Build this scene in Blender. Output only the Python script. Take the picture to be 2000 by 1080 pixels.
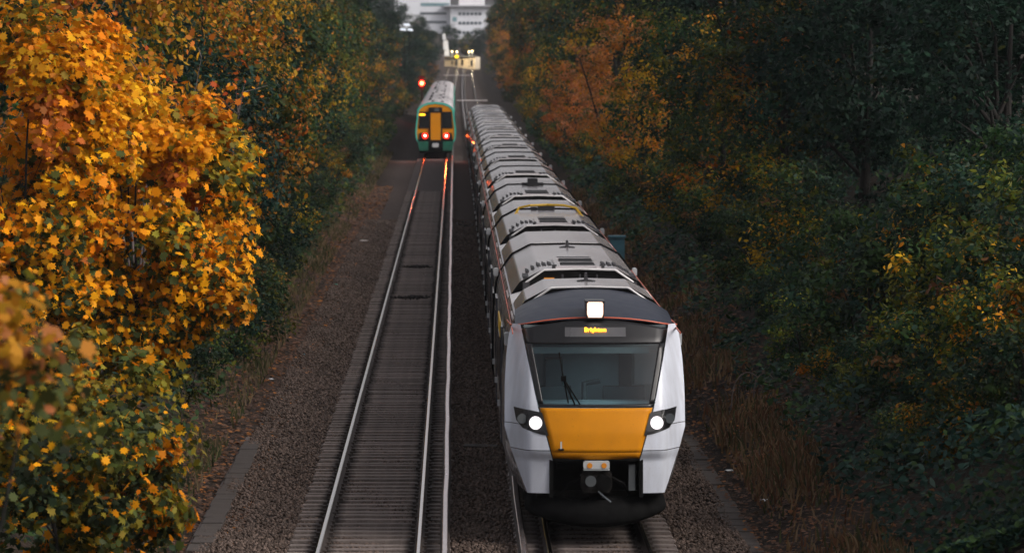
import bpy, math, random
import numpy as np
from mathutils import Vector, Matrix, Euler

for o in list(bpy.data.objects):
    bpy.data.objects.remove(o, do_unlink=True)
scene = bpy.context.scene
COL = scene.collection
R = math.radians
random.seed(7)
rng = np.random.default_rng(11)

# ------------------------------------------------------------------ camera
cam_d = bpy.data.cameras.new('camera')
cam = bpy.data.objects.new('camera', cam_d)
COL.objects.link(cam)
cam.location = (0, 0, 7.5)
cam.rotation_euler = (R(90) - math.atan(448 / 9200), 0, -math.atan(112 / 9200))
cam_d.sensor_width = 36
cam_d.lens = 9200 / 2000 * 36
cam_d.clip_start = 0.5
cam_d.clip_end = 6000
cam_d.dof.use_dof = True
cam_d.dof.focus_distance = 81
cam_d.dof.aperture_fstop = 3.5
scene.camera = cam

# ------------------------------------------------------------------ sky, sun, exposure
SUN_EL, SUN_AZ = 36, 118          # azimuth clockwise from +Y (line of sight)
w = bpy.data.worlds.new('World')
scene.world = w
w.use_nodes = True
nt = w.node_tree
nt.nodes.clear()
out = nt.nodes.new('ShaderNodeOutputWorld')
bg = nt.nodes.new('ShaderNodeBackground')
sky = nt.nodes.new('ShaderNodeTexSky')
sky.sky_type = 'NISHITA'
sky.sun_disc = False
sky.sun_elevation = R(SUN_EL)
sky.sun_rotation = R(SUN_AZ)
sky.dust_density = 4.0
sky.air_density = 1.0
hs = nt.nodes.new('ShaderNodeHueSaturation')
hs.inputs['Saturation'].default_value = 0.22
tint = nt.nodes.new('ShaderNodeMix'); tint.data_type = 'RGBA'; tint.blend_type = 'MULTIPLY'
tint.inputs[0].default_value = 1.0
tint.inputs[7].default_value = (1.0, 0.955, 0.97, 1)
nt.links.new(sky.outputs[0], hs.inputs['Color'])
nt.links.new(hs.outputs[0], tint.inputs[6])
nt.links.new(tint.outputs[2], bg.inputs[0])
bg.inputs[1].default_value = 0.085
nt.links.new(bg.outputs[0], out.inputs[0])

sun_d = bpy.data.lights.new('sun', 'SUN')
sun_d.energy = 1.0
sun_d.angle = R(28)
sun_d.color = (1.0, 0.94, 0.86)
sun = bpy.data.objects.new('sun', sun_d)
COL.objects.link(sun)
sd = Vector((math.sin(R(SUN_AZ)) * math.cos(R(SUN_EL)), math.cos(R(SUN_AZ)) * math.cos(R(SUN_EL)), math.sin(R(SUN_EL))))
sun.rotation_euler = sd.to_track_quat('Z', 'Y').to_euler()

scene.view_settings.view_transform = 'Standard'
scene.view_settings.look = 'None'
scene.view_settings.exposure = 0.82
scene.view_settings.gamma = 1
scene.render.engine = 'CYCLES'
scene.cycles.max_bounces = 4
scene.cycles.diffuse_bounces = 1
scene.cycles.glossy_bounces = 2
scene.cycles.transmission_bounces = 3
scene.cycles.transparent_max_bounces = 8
scene.cycles.caustics_reflective = False
scene.cycles.caustics_refractive = False
scene.cycles.sample_clamp_indirect = 4

# ------------------------------------------------------------------ helpers
def tag(o, label=None, cat=None, group=None, kind=None):
    if label: o['label'] = label
    if cat: o['category'] = cat
    if group: o['group'] = group
    if kind: o['kind'] = kind
    return o

def empty(name, loc=(0, 0, 0), rz=0.0, parent=None):
    o = bpy.data.objects.new(name, None)
    o.empty_display_size = 0.3
    COL.objects.link(o)
    o.location = loc
    o.rotation_euler = (0, 0, rz)
    if parent: o.parent = parent
    return o

def link(name, me, parent=None, loc=None):
    o = bpy.data.objects.new(name, me)
    COL.objects.link(o)
    if parent: o.parent = parent
    if loc: o.location = loc
    return o

def copy_tree(o, parent=None):
    c = o.copy()
    COL.objects.link(c)
    c.parent = parent
    for ch in KIDS.get(o.name, []):
        copy_tree(ch, c)
    return c
KIDS = {}

class MB:
    def __init__(s):
        s.v = []; s.f = []; s.m = []
    def add(s, vs, fs, mi=0):
        b = len(s.v)
        s.v += [tuple(p) for p in vs]
        s.f += [tuple(i + b for i in f) for f in fs]
        s.m += [mi] * len(fs)
        return s
    def box(s, x0, x1, y0, y1, z0, z1, mi=0, bev=0.0):
        if bev > 0:
            b = bev
            sec = [(x0 + b, z0), (x1 - b, z0), (x1, z0 + b), (x1, z1 - b), (x1 - b, z1), (x0 + b, z1), (x0, z1 - b), (x0, z0 + b)]
            return s.prism(sec, y0, y1, mi)
        v = [(x0, y0, z0), (x1, y0, z0), (x1, y1, z0), (x0, y1, z0), (x0, y0, z1), (x1, y0, z1), (x1, y1, z1), (x0, y1, z1)]
        return s.add(v, [(0, 3, 2, 1), (4, 5, 6, 7), (0, 1, 5, 4), (1, 2, 6, 5), (2, 3, 7, 6), (3, 0, 4, 7)], mi)
    def prism(s, sec, y0, y1, mi=0, cap=True, capmi=None):
        n = len(sec)
        v = [(x, y0, z) for x, z in sec] + [(x, y1, z) for x, z in sec]
        s.add(v, [(i, (i + 1) % n, n + (i + 1) % n, n + i) for i in range(n)], mi)
        if cap:
            b = len(s.v) - 2 * n
            s.f += [tuple(b + i for i in reversed(range(n))), tuple(b + n + i for i in range(n))]
            s.m += [mi if capmi is None else capmi] * 2
        return s
    def grid(s, P, mi=0):
        a, b = len(P), len(P[0])
        v = [p for row in P for p in row]
        return s.add(v, [(i * b + j, i * b + j + 1, (i + 1) * b + j + 1, (i + 1) * b + j) for i in range(a - 1) for j in range(b - 1)], mi)
    def tube(s, pts, rad, n=6, mi=0, cap=True):
        pts = [Vector(p) for p in pts]
        if not isinstance(rad, (list, tuple)): rad = [rad] * len(pts)
        base = len(s.v)
        for i, p in enumerate(pts):
            t = (pts[min(i + 1, len(pts) - 1)] - pts[max(i - 1, 0)])
            if t.length < 1e-6: t = Vector((0, 0, 1))
            t.normalize()
            a = t.cross(Vector((0, 0, 1)) if abs(t.z) < .9 else Vector((1, 0, 0))).normalized()
            b = t.cross(a)
            for k in range(n):
                an = 2 * math.pi * k / n
                s.v.append(tuple(p + (a * math.cos(an) + b * math.sin(an)) * rad[i]))
        for i in range(len(pts) - 1):
            for k in range(n):
                s.f.append((base + i * n + k, base + i * n + (k + 1) % n, base + (i + 1) * n + (k + 1) % n, base + (i + 1) * n + k))
                s.m.append(mi)
        if cap:
            s.f.append(tuple(base + k for k in reversed(range(n)))); s.m.append(mi)
            s.f.append(tuple(base + (len(pts) - 1) * n + k for k in range(n))); s.m.append(mi)
        return s
    def disc(s, c, r, y, n=20, mi=0, depth=0.02, sx=1.0):
        sec = [(c[0] + r * sx * math.cos(2 * math.pi * i / n), c[1] + r * math.sin(2 * math.pi * i / n)) for i in range(n)]
        return s.prism(sec, y, y + depth, mi)
    def mesh(s, name, mats, smooth=False):
        me = bpy.data.meshes.new(name)
        me.from_pydata(s.v, [], s.f)
        for m in (mats if isinstance(mats, (list, tuple)) else [mats]):
            me.materials.append(m)
        me.polygons.foreach_set('material_index', s.m)
        if smooth:
            me.polygons.foreach_set('use_smooth', [True] * len(s.f))
        me.update()
        return me
    def build(s, name, mats, parent=None, smooth=False, loc=None):
        o = link(name, s.mesh(name, mats, smooth), parent, loc)
        if parent is not None:
            KIDS.setdefault(parent.name, []).append(o)
        return o

def np_mesh(name, V, F, mat, col=None, smooth=False):
    """V (N,3), F (M,k) uniform polygons, col (M,3) face colours"""
    me = bpy.data.meshes.new(name)
    M, k = F.shape
    me.vertices.add(len(V)); me.vertices.foreach_set('co', np.ascontiguousarray(V, np.float32).ravel())
    me.loops.add(M * k); me.loops.foreach_set('vertex_index', np.ascontiguousarray(F, np.int32).ravel())
    me.polygons.add(M)
    me.polygons.foreach_set('loop_start', np.arange(0, M * k, k, dtype=np.int32))
    me.update(calc_edges=True)
    if col is not None:
        a = me.attributes.new('leafcol', 'FLOAT_COLOR', 'FACE')
        c4 = np.ones((M, 4), np.float32); c4[:, :3] = col
        a.data.foreach_set('color', c4.ravel())
    for m in (mat if isinstance(mat, (list, tuple)) else [mat]):
        me.materials.append(m)
    if smooth: me.polygons.foreach_set('use_smooth', np.ones(M, bool))
    me.validate()
    return me

# ------------------------------------------------------------------ materials
def N(nt, t, **kw):
    n = nt.nodes.new(t)
    for k, v in kw.items(): setattr(n, k, v)
    return n

def mat(name, col, rough=0.5, metal=0.0, var=0.15, scale=3.0, bump=0.0, bscale=40.0, coat=0.0, grime=None, gamt=0.3, stretch=(1, 1, 1), spec=0.5, rvar=0.1):
    m = bpy.data.materials.new(name); m.use_nodes = True
    nt = m.node_tree; b = nt.nodes['Principled BSDF']
    b.inputs['Roughness'].default_value = rough
    b.inputs['Metallic'].default_value = metal
    b.inputs['Specular IOR Level'].default_value = spec
    b.inputs['Coat Weight'].default_value = coat
    tc = N(nt, 'ShaderNodeTexCoord'); mp = N(nt, 'ShaderNodeMapping'); mp.inputs['Scale'].default_value = stretch
    nt.links.new(tc.outputs['Object'], mp.inputs[0])
    nz = N(nt, 'ShaderNodeTexNoise'); nz.inputs['Scale'].default_value = scale; nz.inputs['Detail'].default_value = 6
    nt.links.new(mp.outputs[0], nz.inputs['Vector'])
    rp = N(nt, 'ShaderNodeValToRGB')
    rp.color_ramp.elements[0].position = .3; rp.color_ramp.elements[1].position = .7
    g = grime if grime else tuple(c * (1 - var * 2) for c in col)
    lo = tuple(col[i] * (1 - gamt) + g[i] * gamt for i in range(3)) if grime else g
    rp.color_ramp.elements[0].color = (*[max(0, c) for c in lo], 1)
    rp.color_ramp.elements[1].color = (*[min(1, c * (1 + var * .5)) for c in col], 1)
    nt.links.new(nz.outputs[0], rp.inputs[0]); nt.links.new(rp.outputs[0], b.inputs['Base Color'])
    mr = N(nt, 'ShaderNodeMapRange'); mr.inputs[3].default_value = max(0, rough - rvar); mr.inputs[4].default_value = min(1, rough + rvar)
    nt.links.new(nz.outputs[0], mr.inputs[0]); nt.links.new(mr.outputs[0], b.inputs['Roughness'])
    if bump:
        n2 = N(nt, 'ShaderNodeTexNoise'); n2.inputs['Scale'].default_value = bscale; n2.inputs['Detail'].default_value = 4
        nt.links.new(mp.outputs[0], n2.inputs['Vector'])
        bp = N(nt, 'ShaderNodeBump'); bp.inputs['Strength'].default_value = bump; bp.inputs['Distance'].default_value = .05
        nt.links.new(n2.outputs[0], bp.inputs['Height']); nt.links.new(bp.outputs[0], b.inputs['Normal'])
    return m

def emit(name, col, st):
    m = bpy.data.materials.new(name); m.use_nodes = True
    nt = m.node_tree; b = nt.nodes['Principled BSDF']
    b.inputs['Base Color'].default_value = (*[c * .5 for c in col], 1)
    b.inputs['Emission Color'].default_value = (*col, 1); b.inputs['Emission Strength'].default_value = st
    return m

def glassmat(name, col=(.75, .9, .92), refl=0.1):
    m = bpy.data.materials.new(name); m.use_nodes = True
    nt = m.node_tree; nt.nodes.clear()
    o = N(nt, 'ShaderNodeOutputMaterial'); mx = N(nt, 'ShaderNodeMixShader'); t = N(nt, 'ShaderNodeBsdfTransparent'); g = N(nt, 'ShaderNodeBsdfGlossy')
    fr = N(nt, 'ShaderNodeFresnel'); fr.inputs[0].default_value = 1.52
    t.inputs[0].default_value = (*col, 1); g.inputs['Roughness'].default_value = .03
    nt.links.new(fr.outputs[0], mx.inputs[0])
    nt.links.new(t.outputs[0], mx.inputs[1]); nt.links.new(g.outputs[0], mx.inputs[2]); nt.links.new(mx.outputs[0], o.inputs[0])
    return m

def leafmat(name, transl=0.35, hue=0.02, val=0.25):
    m = bpy.data.materials.new(name); m.use_nodes = True
    nt = m.node_tree; b = nt.nodes['Principled BSDF']; o = nt.nodes['Material Output']
    at = N(nt, 'ShaderNodeAttribute', attribute_name='leafcol')
    oi = N(nt, 'ShaderNodeObjectInfo')
    h = N(nt, 'ShaderNodeHueSaturation')
    a1 = N(nt, 'ShaderNodeMapRange'); a1.inputs[3].default_value = .5 - hue; a1.inputs[4].default_value = .5 + hue
    a2 = N(nt, 'ShaderNodeMapRange'); a2.inputs[3].default_value = 1 - val; a2.inputs[4].default_value = 1 + val
    nt.links.new(oi.outputs['Random'], a1.inputs[0]); nt.links.new(oi.outputs['Random'], a2.inputs[0])
    nt.links.new(a1.outputs[0], h.inputs['Hue']); nt.links.new(a2.outputs[0], h.inputs['Value'])
    nt.links.new(at.outputs['Color'], h.inputs['Color']); nt.links.new(h.outputs[0], b.inputs['Base Color'])
    b.inputs['Roughness'].default_value = .5
    b.inputs['Specular IOR Level'].default_value = .12
    tr = N(nt, 'ShaderNodeBsdfTranslucent'); mx = N(nt, 'ShaderNodeMixShader'); mx.inputs[0].default_value = transl
    nt.links.new(h.outputs[0], tr.inputs[0])
    nt.links.new(b.outputs[0], mx.inputs[1]); nt.links.new(tr.outputs[0], mx.inputs[2]); nt.links.new(mx.outputs[0], o.inputs[0])
    return m

def specks(m, col=(.10, .07, .05), amt=.5, scale=55, th=.66):
    nt = m.node_tree; b = nt.nodes['Principled BSDF']
    tc = N(nt, 'ShaderNodeTexCoord'); nz = N(nt, 'ShaderNodeTexNoise'); nz.inputs['Scale'].default_value = scale; nz.inputs['Detail'].default_value = 2
    nt.links.new(tc.outputs['Object'], nz.inputs['Vector'])
    mr = N(nt, 'ShaderNodeMapRange'); mr.inputs[1].default_value = th; mr.inputs[2].default_value = th + .07; mr.inputs[4].default_value = amt
    nt.links.new(nz.outputs[0], mr.inputs[0])
    mx = N(nt, 'ShaderNodeMix', data_type='RGBA'); mx.inputs[7].default_value = (*col, 1)
    src = b.inputs['Base Color'].links[0].from_socket
    nt.links.new(mr.outputs[0], mx.inputs[0]); nt.links.new(src, mx.inputs[6]); nt.links.new(mx.outputs[2], b.inputs['Base Color'])

M = {}
M['leaf'] = leafmat('leaf')
M['leaf_fixed'] = leafmat('leaf_fixed', hue=0.0, val=0.0)
M['bark'] = mat('bark', (.012, .010, .008), .9, bump=.6, bscale=25, stretch=(1, 1, .25))
M['twig'] = mat('twig', (.13, .10, .09), .8)
M['white_paint'] = mat('white_paint', (.63, .67, .75), .38, var=.05, scale=3.2, coat=.15, grime=(.30, .29, .29), gamt=.28, stretch=(2.2, 2.2, .45))
M['navy_paint'] = mat('navy_paint', (.020, .025, .040), .42, var=.15, scale=5, spec=.2)
M['yellow_paint'] = mat('yellow_paint', (.66, .245, .003), .55, var=.04, scale=3, grime=(.4, .15, .01), gamt=.25, spec=.2)
specks(M['white_paint'], (.2, .17, .15), .35); specks(M['yellow_paint'], (.16, .07, .01), .55)
M['black'] = mat('black_trim', (.008, .008, .009), .35, var=.2)
M['black_matt'] = mat('black_matt', (.008, .008, .008), .9, var=.3, scale=8, spec=.08)
M['under'] = mat('underframe_dirt', (.018, .016, .014), .85, var=.3, scale=6, bump=.2, spec=.15)
M['roof'] = mat('roof_silver', (.76, .715, .725), .17, .62, var=.04, scale=1.2, grime=(.35, .30, .28), gamt=.25, stretch=(1.5, .2, 1.5), rvar=.03)
M['roof_low'] = mat('roof_low', (.66, .65, .65), .5, .1, var=.06, scale=3, grime=(.3, .27, .25), gamt=.3)
M['side_grey'] = mat('side_grey', (.25, .25, .26), .28, .35, var=.1, scale=2, coat=.3, grime=(.10, .08, .07), gamt=.4)
M['dark_glass'] = mat('dark_glass', (.012, .014, .016), .06, var=.1, spec=.8, rvar=.02)
M['door'] = mat('door_paint', (.055, .06, .075), .25, var=.1, coat=.3)
M['orange_line'] = mat('orange_line', (.62, .12, .05), .4, var=.05)
M['label_yellow'] = mat('label_yellow', (.75, .45, .02), .5, var=.05)
M['label_orange'] = mat('label_orange', (.7, .25, .01), .5, var=.05)
M['steel'] = mat('steel', (.42, .42, .43), .35, .8, var=.15, scale=10)
M['grey_box'] = mat('grey_box', (.5, .52, .53), .5, var=.1)
M['vent_dark'] = mat('vent_dark', (.025, .025, .028), .7, var=.2)
M['lamp_white'] = emit('lamp_white', (1, .93, .86), 9)
M['lamp_warm_rim'] = emit('lamp_warm_rim', (1, .6, .45), .9)
M['lamp_soft'] = emit('lamp_soft', (1, .93, .96), .62)
M['lamp_head'] = emit('lamp_head', (1, .95, .98), 8)
M['lamp_off'] = mat('lamp_off', (.17, .19, .2), .12, .5, var=.1)
M['lamp_red'] = emit('lamp_red', (1, .03, .01), 45)
M['lamp_core'] = emit('lamp_core', (1, .36, .24), 25)
M['lamp_halo'] = emit('lamp_halo', (1, .015, .008), 2.2)  # weak red glow for the halos round tail and signal lamps
M['amber_led'] = emit('amber_led', (1, .36, .01), 3.5)
M['lit_head'] = emit('lit_head', (.85, .9, 1), .45)
M['warm_lamp'] = emit('warm_lamp', (1, .78, .42), 4)
M['sign_lit'] = emit('sign_lit', (1, .66, .01), 1.6)
M['display'] = mat('display', (.085, .085, .09), .3, var=.1)
M['glass'] = glassmat('windscreen_glass', (.54, .71, .75), .05)
M['cab_wall'] = mat('cab_wall', (.66, .78, .82), .7, var=.06)
M['cab_dark'] = mat('cab_dark', (.12, .15, .16), .7, var=.1)
M['teal_paint'] = mat('teal_paint', (.05, .50, .38), .35, var=.08, coat=.3)
M['green_paint'] = mat('green_paint', (.008, .12, .075), .4, var=.15, coat=.2, grime=(.02, .02, .02), gamt=.5)
M['pale_roof'] = mat('pale_roof', (.42, .41, .42), .5, .2, var=.12, scale=1.5, grime=(.2, .16, .15), gamt=.4, stretch=(2, .4, 2))
M['concrete'] = mat('concrete', (.12, .10, .095), .9, var=.2, scale=6, bump=.3, bscale=30)
M['rail_side'] = mat('rail_side', (.045, .032, .026), .75, .2, var=.25, scale=8)
M['rail_top'] = mat('rail_top', (.92, .85, .84), .12, 1.0, var=.05, scale=6, rvar=.05)
M['third_top'] = mat('third_top', (.85, .74, .71), .24, .95, var=.12, scale=5, rvar=.08, stretch=(4, .3, 4))
M['timber'] = mat('timber', (.05, .042, .036), .85, var=.25, scale=5)
M['pale_board'] = mat('pale_board', (.62, .56, .53), .7, var=.1)
M['cable'] = mat('cable', (.02, .018, .018), .6)
M['office_white'] = mat('office_white', (.80, .83, .88), .7, var=.04, scale=.3)
M['office_sky'] = mat('office_upper', (.86, .85, .87), .7, var=.03, scale=.3)
M['office_trim'] = mat('office_trim', (.45, .46, .5), .6, var=.05)
M['office_win'] = mat('office_window', (.03, .075, .095), .15, var=.3, scale=.5)
M['office_band'] = mat('office_band', (.20, .38, .42), .2, var=.15, scale=.5)
M['cream'] = mat('cream_wall', (.80, .68, .50), .8, var=.05)
M['white_wall'] = mat('white_wall', (.70, .72, .74), .7, var=.05)
M['slate'] = mat('slate', (.10, .11, .12), .8, var=.2)
M['blue_box'] = mat('blue_box', (.06, .17, .22), .5, var=.15)
M['stone'] = leafmat('stone_mat', transl=0.0, hue=0, val=0)

# ------------------------------------------------------------------ place geometry
def rise(d):
    d = np.asarray(d, float)
    q = 1.1e-5 * np.clip(d - 480, 0, 440) ** 2
    return q + np.clip(d - 920, 0, 2000) * .0097
def lat(d):
    d = np.asarray(d, float)
    return 3.4e-6 * np.clip(d - 500, 0, 900) ** 2
def bank(X):
    X = np.asarray(X, float)
    r = np.clip((X - 4.9) * .72, 0, 5.2)
    l = np.clip((-4.7 - X) * .5, 0, 3.4)
    return r + l
def ground_z(X, d):
    X = np.asarray(X, float); d = np.asarray(d, float)
    n = .14 * np.sin(X * 1.7 + d * .23) * np.sin(d * .31 - X) * np.clip((np.abs(X) - 4.6) * .8, 0, 1)
    return bank(X) + n + rise(d) - .27 + np.where((X > -4.3) & (X < 4.6), 0, .06)
LT, RT = -1.297, 2.17       # track centres

# ground sheet
def ground_material():
    m = bpy.data.materials.new('ground_soil'); m.use_nodes = True
    nt = m.node_tree; b = nt.nodes['Principled BSDF']; b.inputs['Roughness'].default_value = .95; b.inputs['Specular IOR Level'].default_value = .2
    tc = N(nt, 'ShaderNodeTexCoord')
    sx = N(nt, 'ShaderNodeSeparateXYZ'); nt.links.new(tc.outputs['Object'], sx.inputs[0])
    vo = N(nt, 'ShaderNodeTexVoronoi'); vo.inputs['Scale'].default_value = 14
    nt.links.new(tc.outputs['Object'], vo.inputs['Vector'])
    r1 = N(nt, 'ShaderNodeValToRGB')
    r1.color_ramp.elements[0].color = (.040, .029, .023, 1); r1.color_ramp.elements[1].color = (.115, .085, .07, 1)
    e = r1.color_ramp.elements.new(.5); e.color = (.068, .052, .047, 1)
    nt.links.new(vo.outputs['Color'], r1.inputs[0])
    nz = N(nt, 'ShaderNodeTexNoise'); nz.inputs['Scale'].default_value = 1.3; nz.inputs['Detail'].default_value = 8
    nt.links.new(tc.outputs['Object'], nz.inputs['Vector'])
    r2 = N(nt, 'ShaderNodeValToRGB')
    r2.color_ramp.elements[0].position = .35; r2.color_ramp.elements[1].position = .7
    r2.color_ramp.elements[0].color = (.010, .008, .006, 1); r2.color_ramp.elements[1].color = (.05, .032, .02, 1)
    nt.links.new(nz.outputs[0], r2.inputs[0])
    ab = N(nt, 'ShaderNodeMath', operation='ABSOLUTE'); nt.links.new(sx.outputs[0], ab.inputs[0])
    nb = N(nt, 'ShaderNodeMath', operation='MULTIPLY_ADD'); nb.inputs[1].default_value = 1.2; nt.links.new(nz.outputs[0], nb.inputs[0]); nt.links.new(ab.outputs[0], nb.inputs[2])
    mr = N(nt, 'ShaderNodeMapRange'); mr.inputs[1].default_value = 4.1; mr.inputs[2].default_value = 4.9
    nt.links.new(nb.outputs[0], mr.inputs[0])
    mx = N(nt, 'ShaderNodeMix', data_type='RGBA'); nt.links.new(mr.outputs[0], mx.inputs[0]); nt.links.new(r1.outputs[0], mx.inputs[6]); nt.links.new(r2.outputs[0], mx.inputs[7])
    nt.links.new(mx.outputs[2], b.inputs['Base Color'])
    bp = N(nt, 'ShaderNodeBump'); bp.inputs['Strength'].default_value = .9; bp.inputs['Distance'].default_value = .06
    nt.links.new(vo.outputs['Distance'], bp.inputs['Height']); nt.links.new(bp.outputs[0], b.inputs['Normal'])
    return m
M['ground'] = ground_material()
xs = np.concatenate([[-900, -300, -100, -40, -25, -18], np.arange(-14, 18.01, .5), [22, 30, 45, 100, 300, 900]])
ds = np.concatenate([[-60, -20, 0, 20, 40], np.arange(50, 200, 2), np.arange(200, 520, 8), np.arange(520, 1100, 20), [1200, 1500, 2000, 3000, 4500]])
XX, DD = np.meshgrid(xs, ds)
ZZ = ground_z(XX, DD)
V = np.stack([XX + lat(DD), DD, ZZ], -1).reshape(-1, 3)
nx = len(xs)
I, J = np.meshgrid(np.arange(len(ds) - 1), np.arange(nx - 1), indexing='ij')
a = (I * nx + J).ravel()
F = np.stack([a, a + 1, a + 1 + nx, a + nx], 1)
g = link('ground', np_mesh('ground', V, F, M['ground'], smooth=True))
tag(g, 'dark earth cutting with ballast bed along the tracks', None, None, 'structure')

# ---- ballast stones (near part, real stones)
def stones(n, xr, dr, sz, zf, name, gauss=False, colr=((.050, .036, .028), (.165, .120, .098)), bias=1.6):
    u = rng.random(n)
    d = dr[0] + (dr[1] - dr[0]) * u ** bias
    x = rng.uniform(xr[0], xr[1], n)
    if gauss:
        d = sum(dr) / 2 + rng.normal(size=n) * (dr[1] - dr[0]) * .28; x = sum(xr) / 2 + rng.normal(size=n) * (xr[1] - xr[0]) * .3
    z = zf(x, d)
    s = sz * rng.uniform(.55, 1.3, n)
    base = np.array([(1, 0, 0), (0, 1, 0), (-1, 0, 0), (0, -1, 0), (0, 0, .8), (0, 0, -.8)], float)
    V = np.repeat(base[None], n, 0) * rng.uniform(.6, 1.25, (n, 6, 1))
    an = rng.uniform(0, 6.28, n); c, s_ = np.cos(an), np.sin(an)
    tl = rng.uniform(-.6, .6, n)
    Vx = V[..., 0] * c[:, None] - V[..., 1] * s_[:, None]; Vy = V[..., 0] * s_[:, None] + V[..., 1] * c[:, None]
    Vz = V[..., 2] + Vx * tl[:, None]
    V = np.stack([Vx, Vy, Vz], -1) * s[:, None, None] + np.stack([x + lat(d), d, z], -1)[:, None, :]
    f = np.array([(0, 1, 4), (1, 2, 4), (2, 3, 4), (3, 0, 4), (1, 0, 5), (2, 1, 5), (3, 2, 5), (0, 3, 5)])
    F = (f[None] + (np.arange(n) * 6)[:, None, None]).reshape(-1, 3)
    t = rng.random(n)[:, None] ** 1.7
    c0, c1 = np.array(colr[0]), np.array(colr[1])
    col = c0 + (c1 - c0) * t
    # brake dust beside the running rails
    dk = np.zeros(n)
    for tc in (LT, RT):
        for s2 in (-.75, .75):
            dk = np.maximum(dk, np.clip(1 - np.abs(x - tc - s2) / .28, 0, 1))
    col = col * (1 - .6 * dk[:, None])
    return np_mesh(name, V.reshape(-1, 3), F, M['stone'], np.repeat(col, 8, 0))
zb = lambda x, d: ground_z(x, d) + .062 + .02 * np.sin(x * 3.1 + d * .7) + .03 * ((np.abs(x - LT) > 1.25) & (np.abs(x - RT) > 1.25))
o = link('ballast_stones', stones(165000, (-4.0, 4.5), (64, 210), .036, zb, 'ballast_stones'))
tag(o, 'dark brown ballast stones between and beside the tracks', 'ballast', None, 'stuff')

# ---- tracks
def rail_obj(name, xc, ztop, wtop, h, parent, topmat, d0=50, d1=1180, wob=0.0):
    dd = np.concatenate([np.arange(d0, 330, 4), np.arange(330, d1, 12)])
    mb = MB()
    prof = [(-.075, -h), (-.07, -h + .02), (-.012, -h + .045), (-.012, -.045), (-wtop / 2, -.035), (-wtop / 2, -.006), (-wtop / 2 + .012, 0),
            (wtop / 2 - .012, 0), (wtop / 2, -.006), (wtop / 2, -.035), (.012, -.045), (.012, -h + .045), (.07, -h + .02), (.075, -h)]
    P = []
    for i, d in enumerate(dd):
        L_ = float(lat(d)) + (wob * math.sin(d * .55) + wob * .7 * math.sin(d * .23 + 1)); r_ = float(rise(d))
        P.append([(xc + L_ + a, d, ztop + r_ + b) for a, b in prof])
    n = len(prof)
    vs = [p for row in P for p in row]
    fs, ms = [], []
    for i in range(len(dd) - 1):
        for j in range(n - 1):
            fs.append((i * n + j, i * n + j + 1, (i + 1) * n + j + 1, (i + 1) * n + j)); ms.append(1 if j in (5, 6, 7) else 0)
    mb.v = vs; mb.f = fs; mb.m = ms
    return mb.build(name, [M['rail_side'], topmat], parent)

def sleeper_material():
    m = mat('sleeper_concrete', (.235, .192, .172), .9, var=.22, scale=5, bump=.35, bscale=30)
    nt = m.node_tree; b = nt.nodes['Principled BSDF']
    tc = N(nt, 'ShaderNodeTexCoord'); sx = N(nt, 'ShaderNodeSeparateXYZ'); nt.links.new(tc.outputs['Object'], sx.inputs[0])
    ab = N(nt, 'ShaderNodeMath', operation='ABSOLUTE'); nt.links.new(sx.outputs[0], ab.inputs[0])
    sb = N(nt, 'ShaderNodeMath', operation='SUBTRACT'); sb.inputs[1].default_value = .75; nt.links.new(ab.outputs[0], sb.inputs[0])
    a2 = N(nt, 'ShaderNodeMath', operation='ABSOLUTE'); nt.links.new(sb.outputs[0], a2.inputs[0])
    mr = N(nt, 'ShaderNodeMapRange'); mr.inputs[1].default_value = .12; mr.inputs[2].default_value = .26; mr.inputs[3].default_value = .16; mr.inputs[4].default_value = 1
    nt.links.new(a2.outputs[0], mr.inputs[0])
    oi = N(nt, 'ShaderNodeObjectInfo'); m2 = N(nt, 'ShaderNodeMapRange'); m2.inputs[3].default_value = .7; m2.inputs[4].default_value = 1.1
    nt.links.new(oi.outputs['Random'], m2.inputs[0])
    mu = N(nt, 'ShaderNodeMath', operation='MULTIPLY'); nt.links.new(mr.outputs[0], mu.inputs[0]); nt.links.new(m2.outputs[0], mu.inputs[1])
    src = b.inputs['Base Color'].links[0].from_socket
    vm = N(nt, 'ShaderNodeVectorMath', operation='SCALE'); nt.links.new(src, vm.inputs[0]); nt.links.new(mu.outputs[0], vm.inputs['Scale'])
    nt.links.new(vm.outputs[0], b.inputs['Base Color'])
    return m
M['sleeper'] = sleeper_material()
M['lid'] = mat('trough_lid', (.058, .047, .042), .9, var=.35, scale=3, bump=.3, bscale=30, grime=(.03, .024, .018), gamt=.8)

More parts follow.
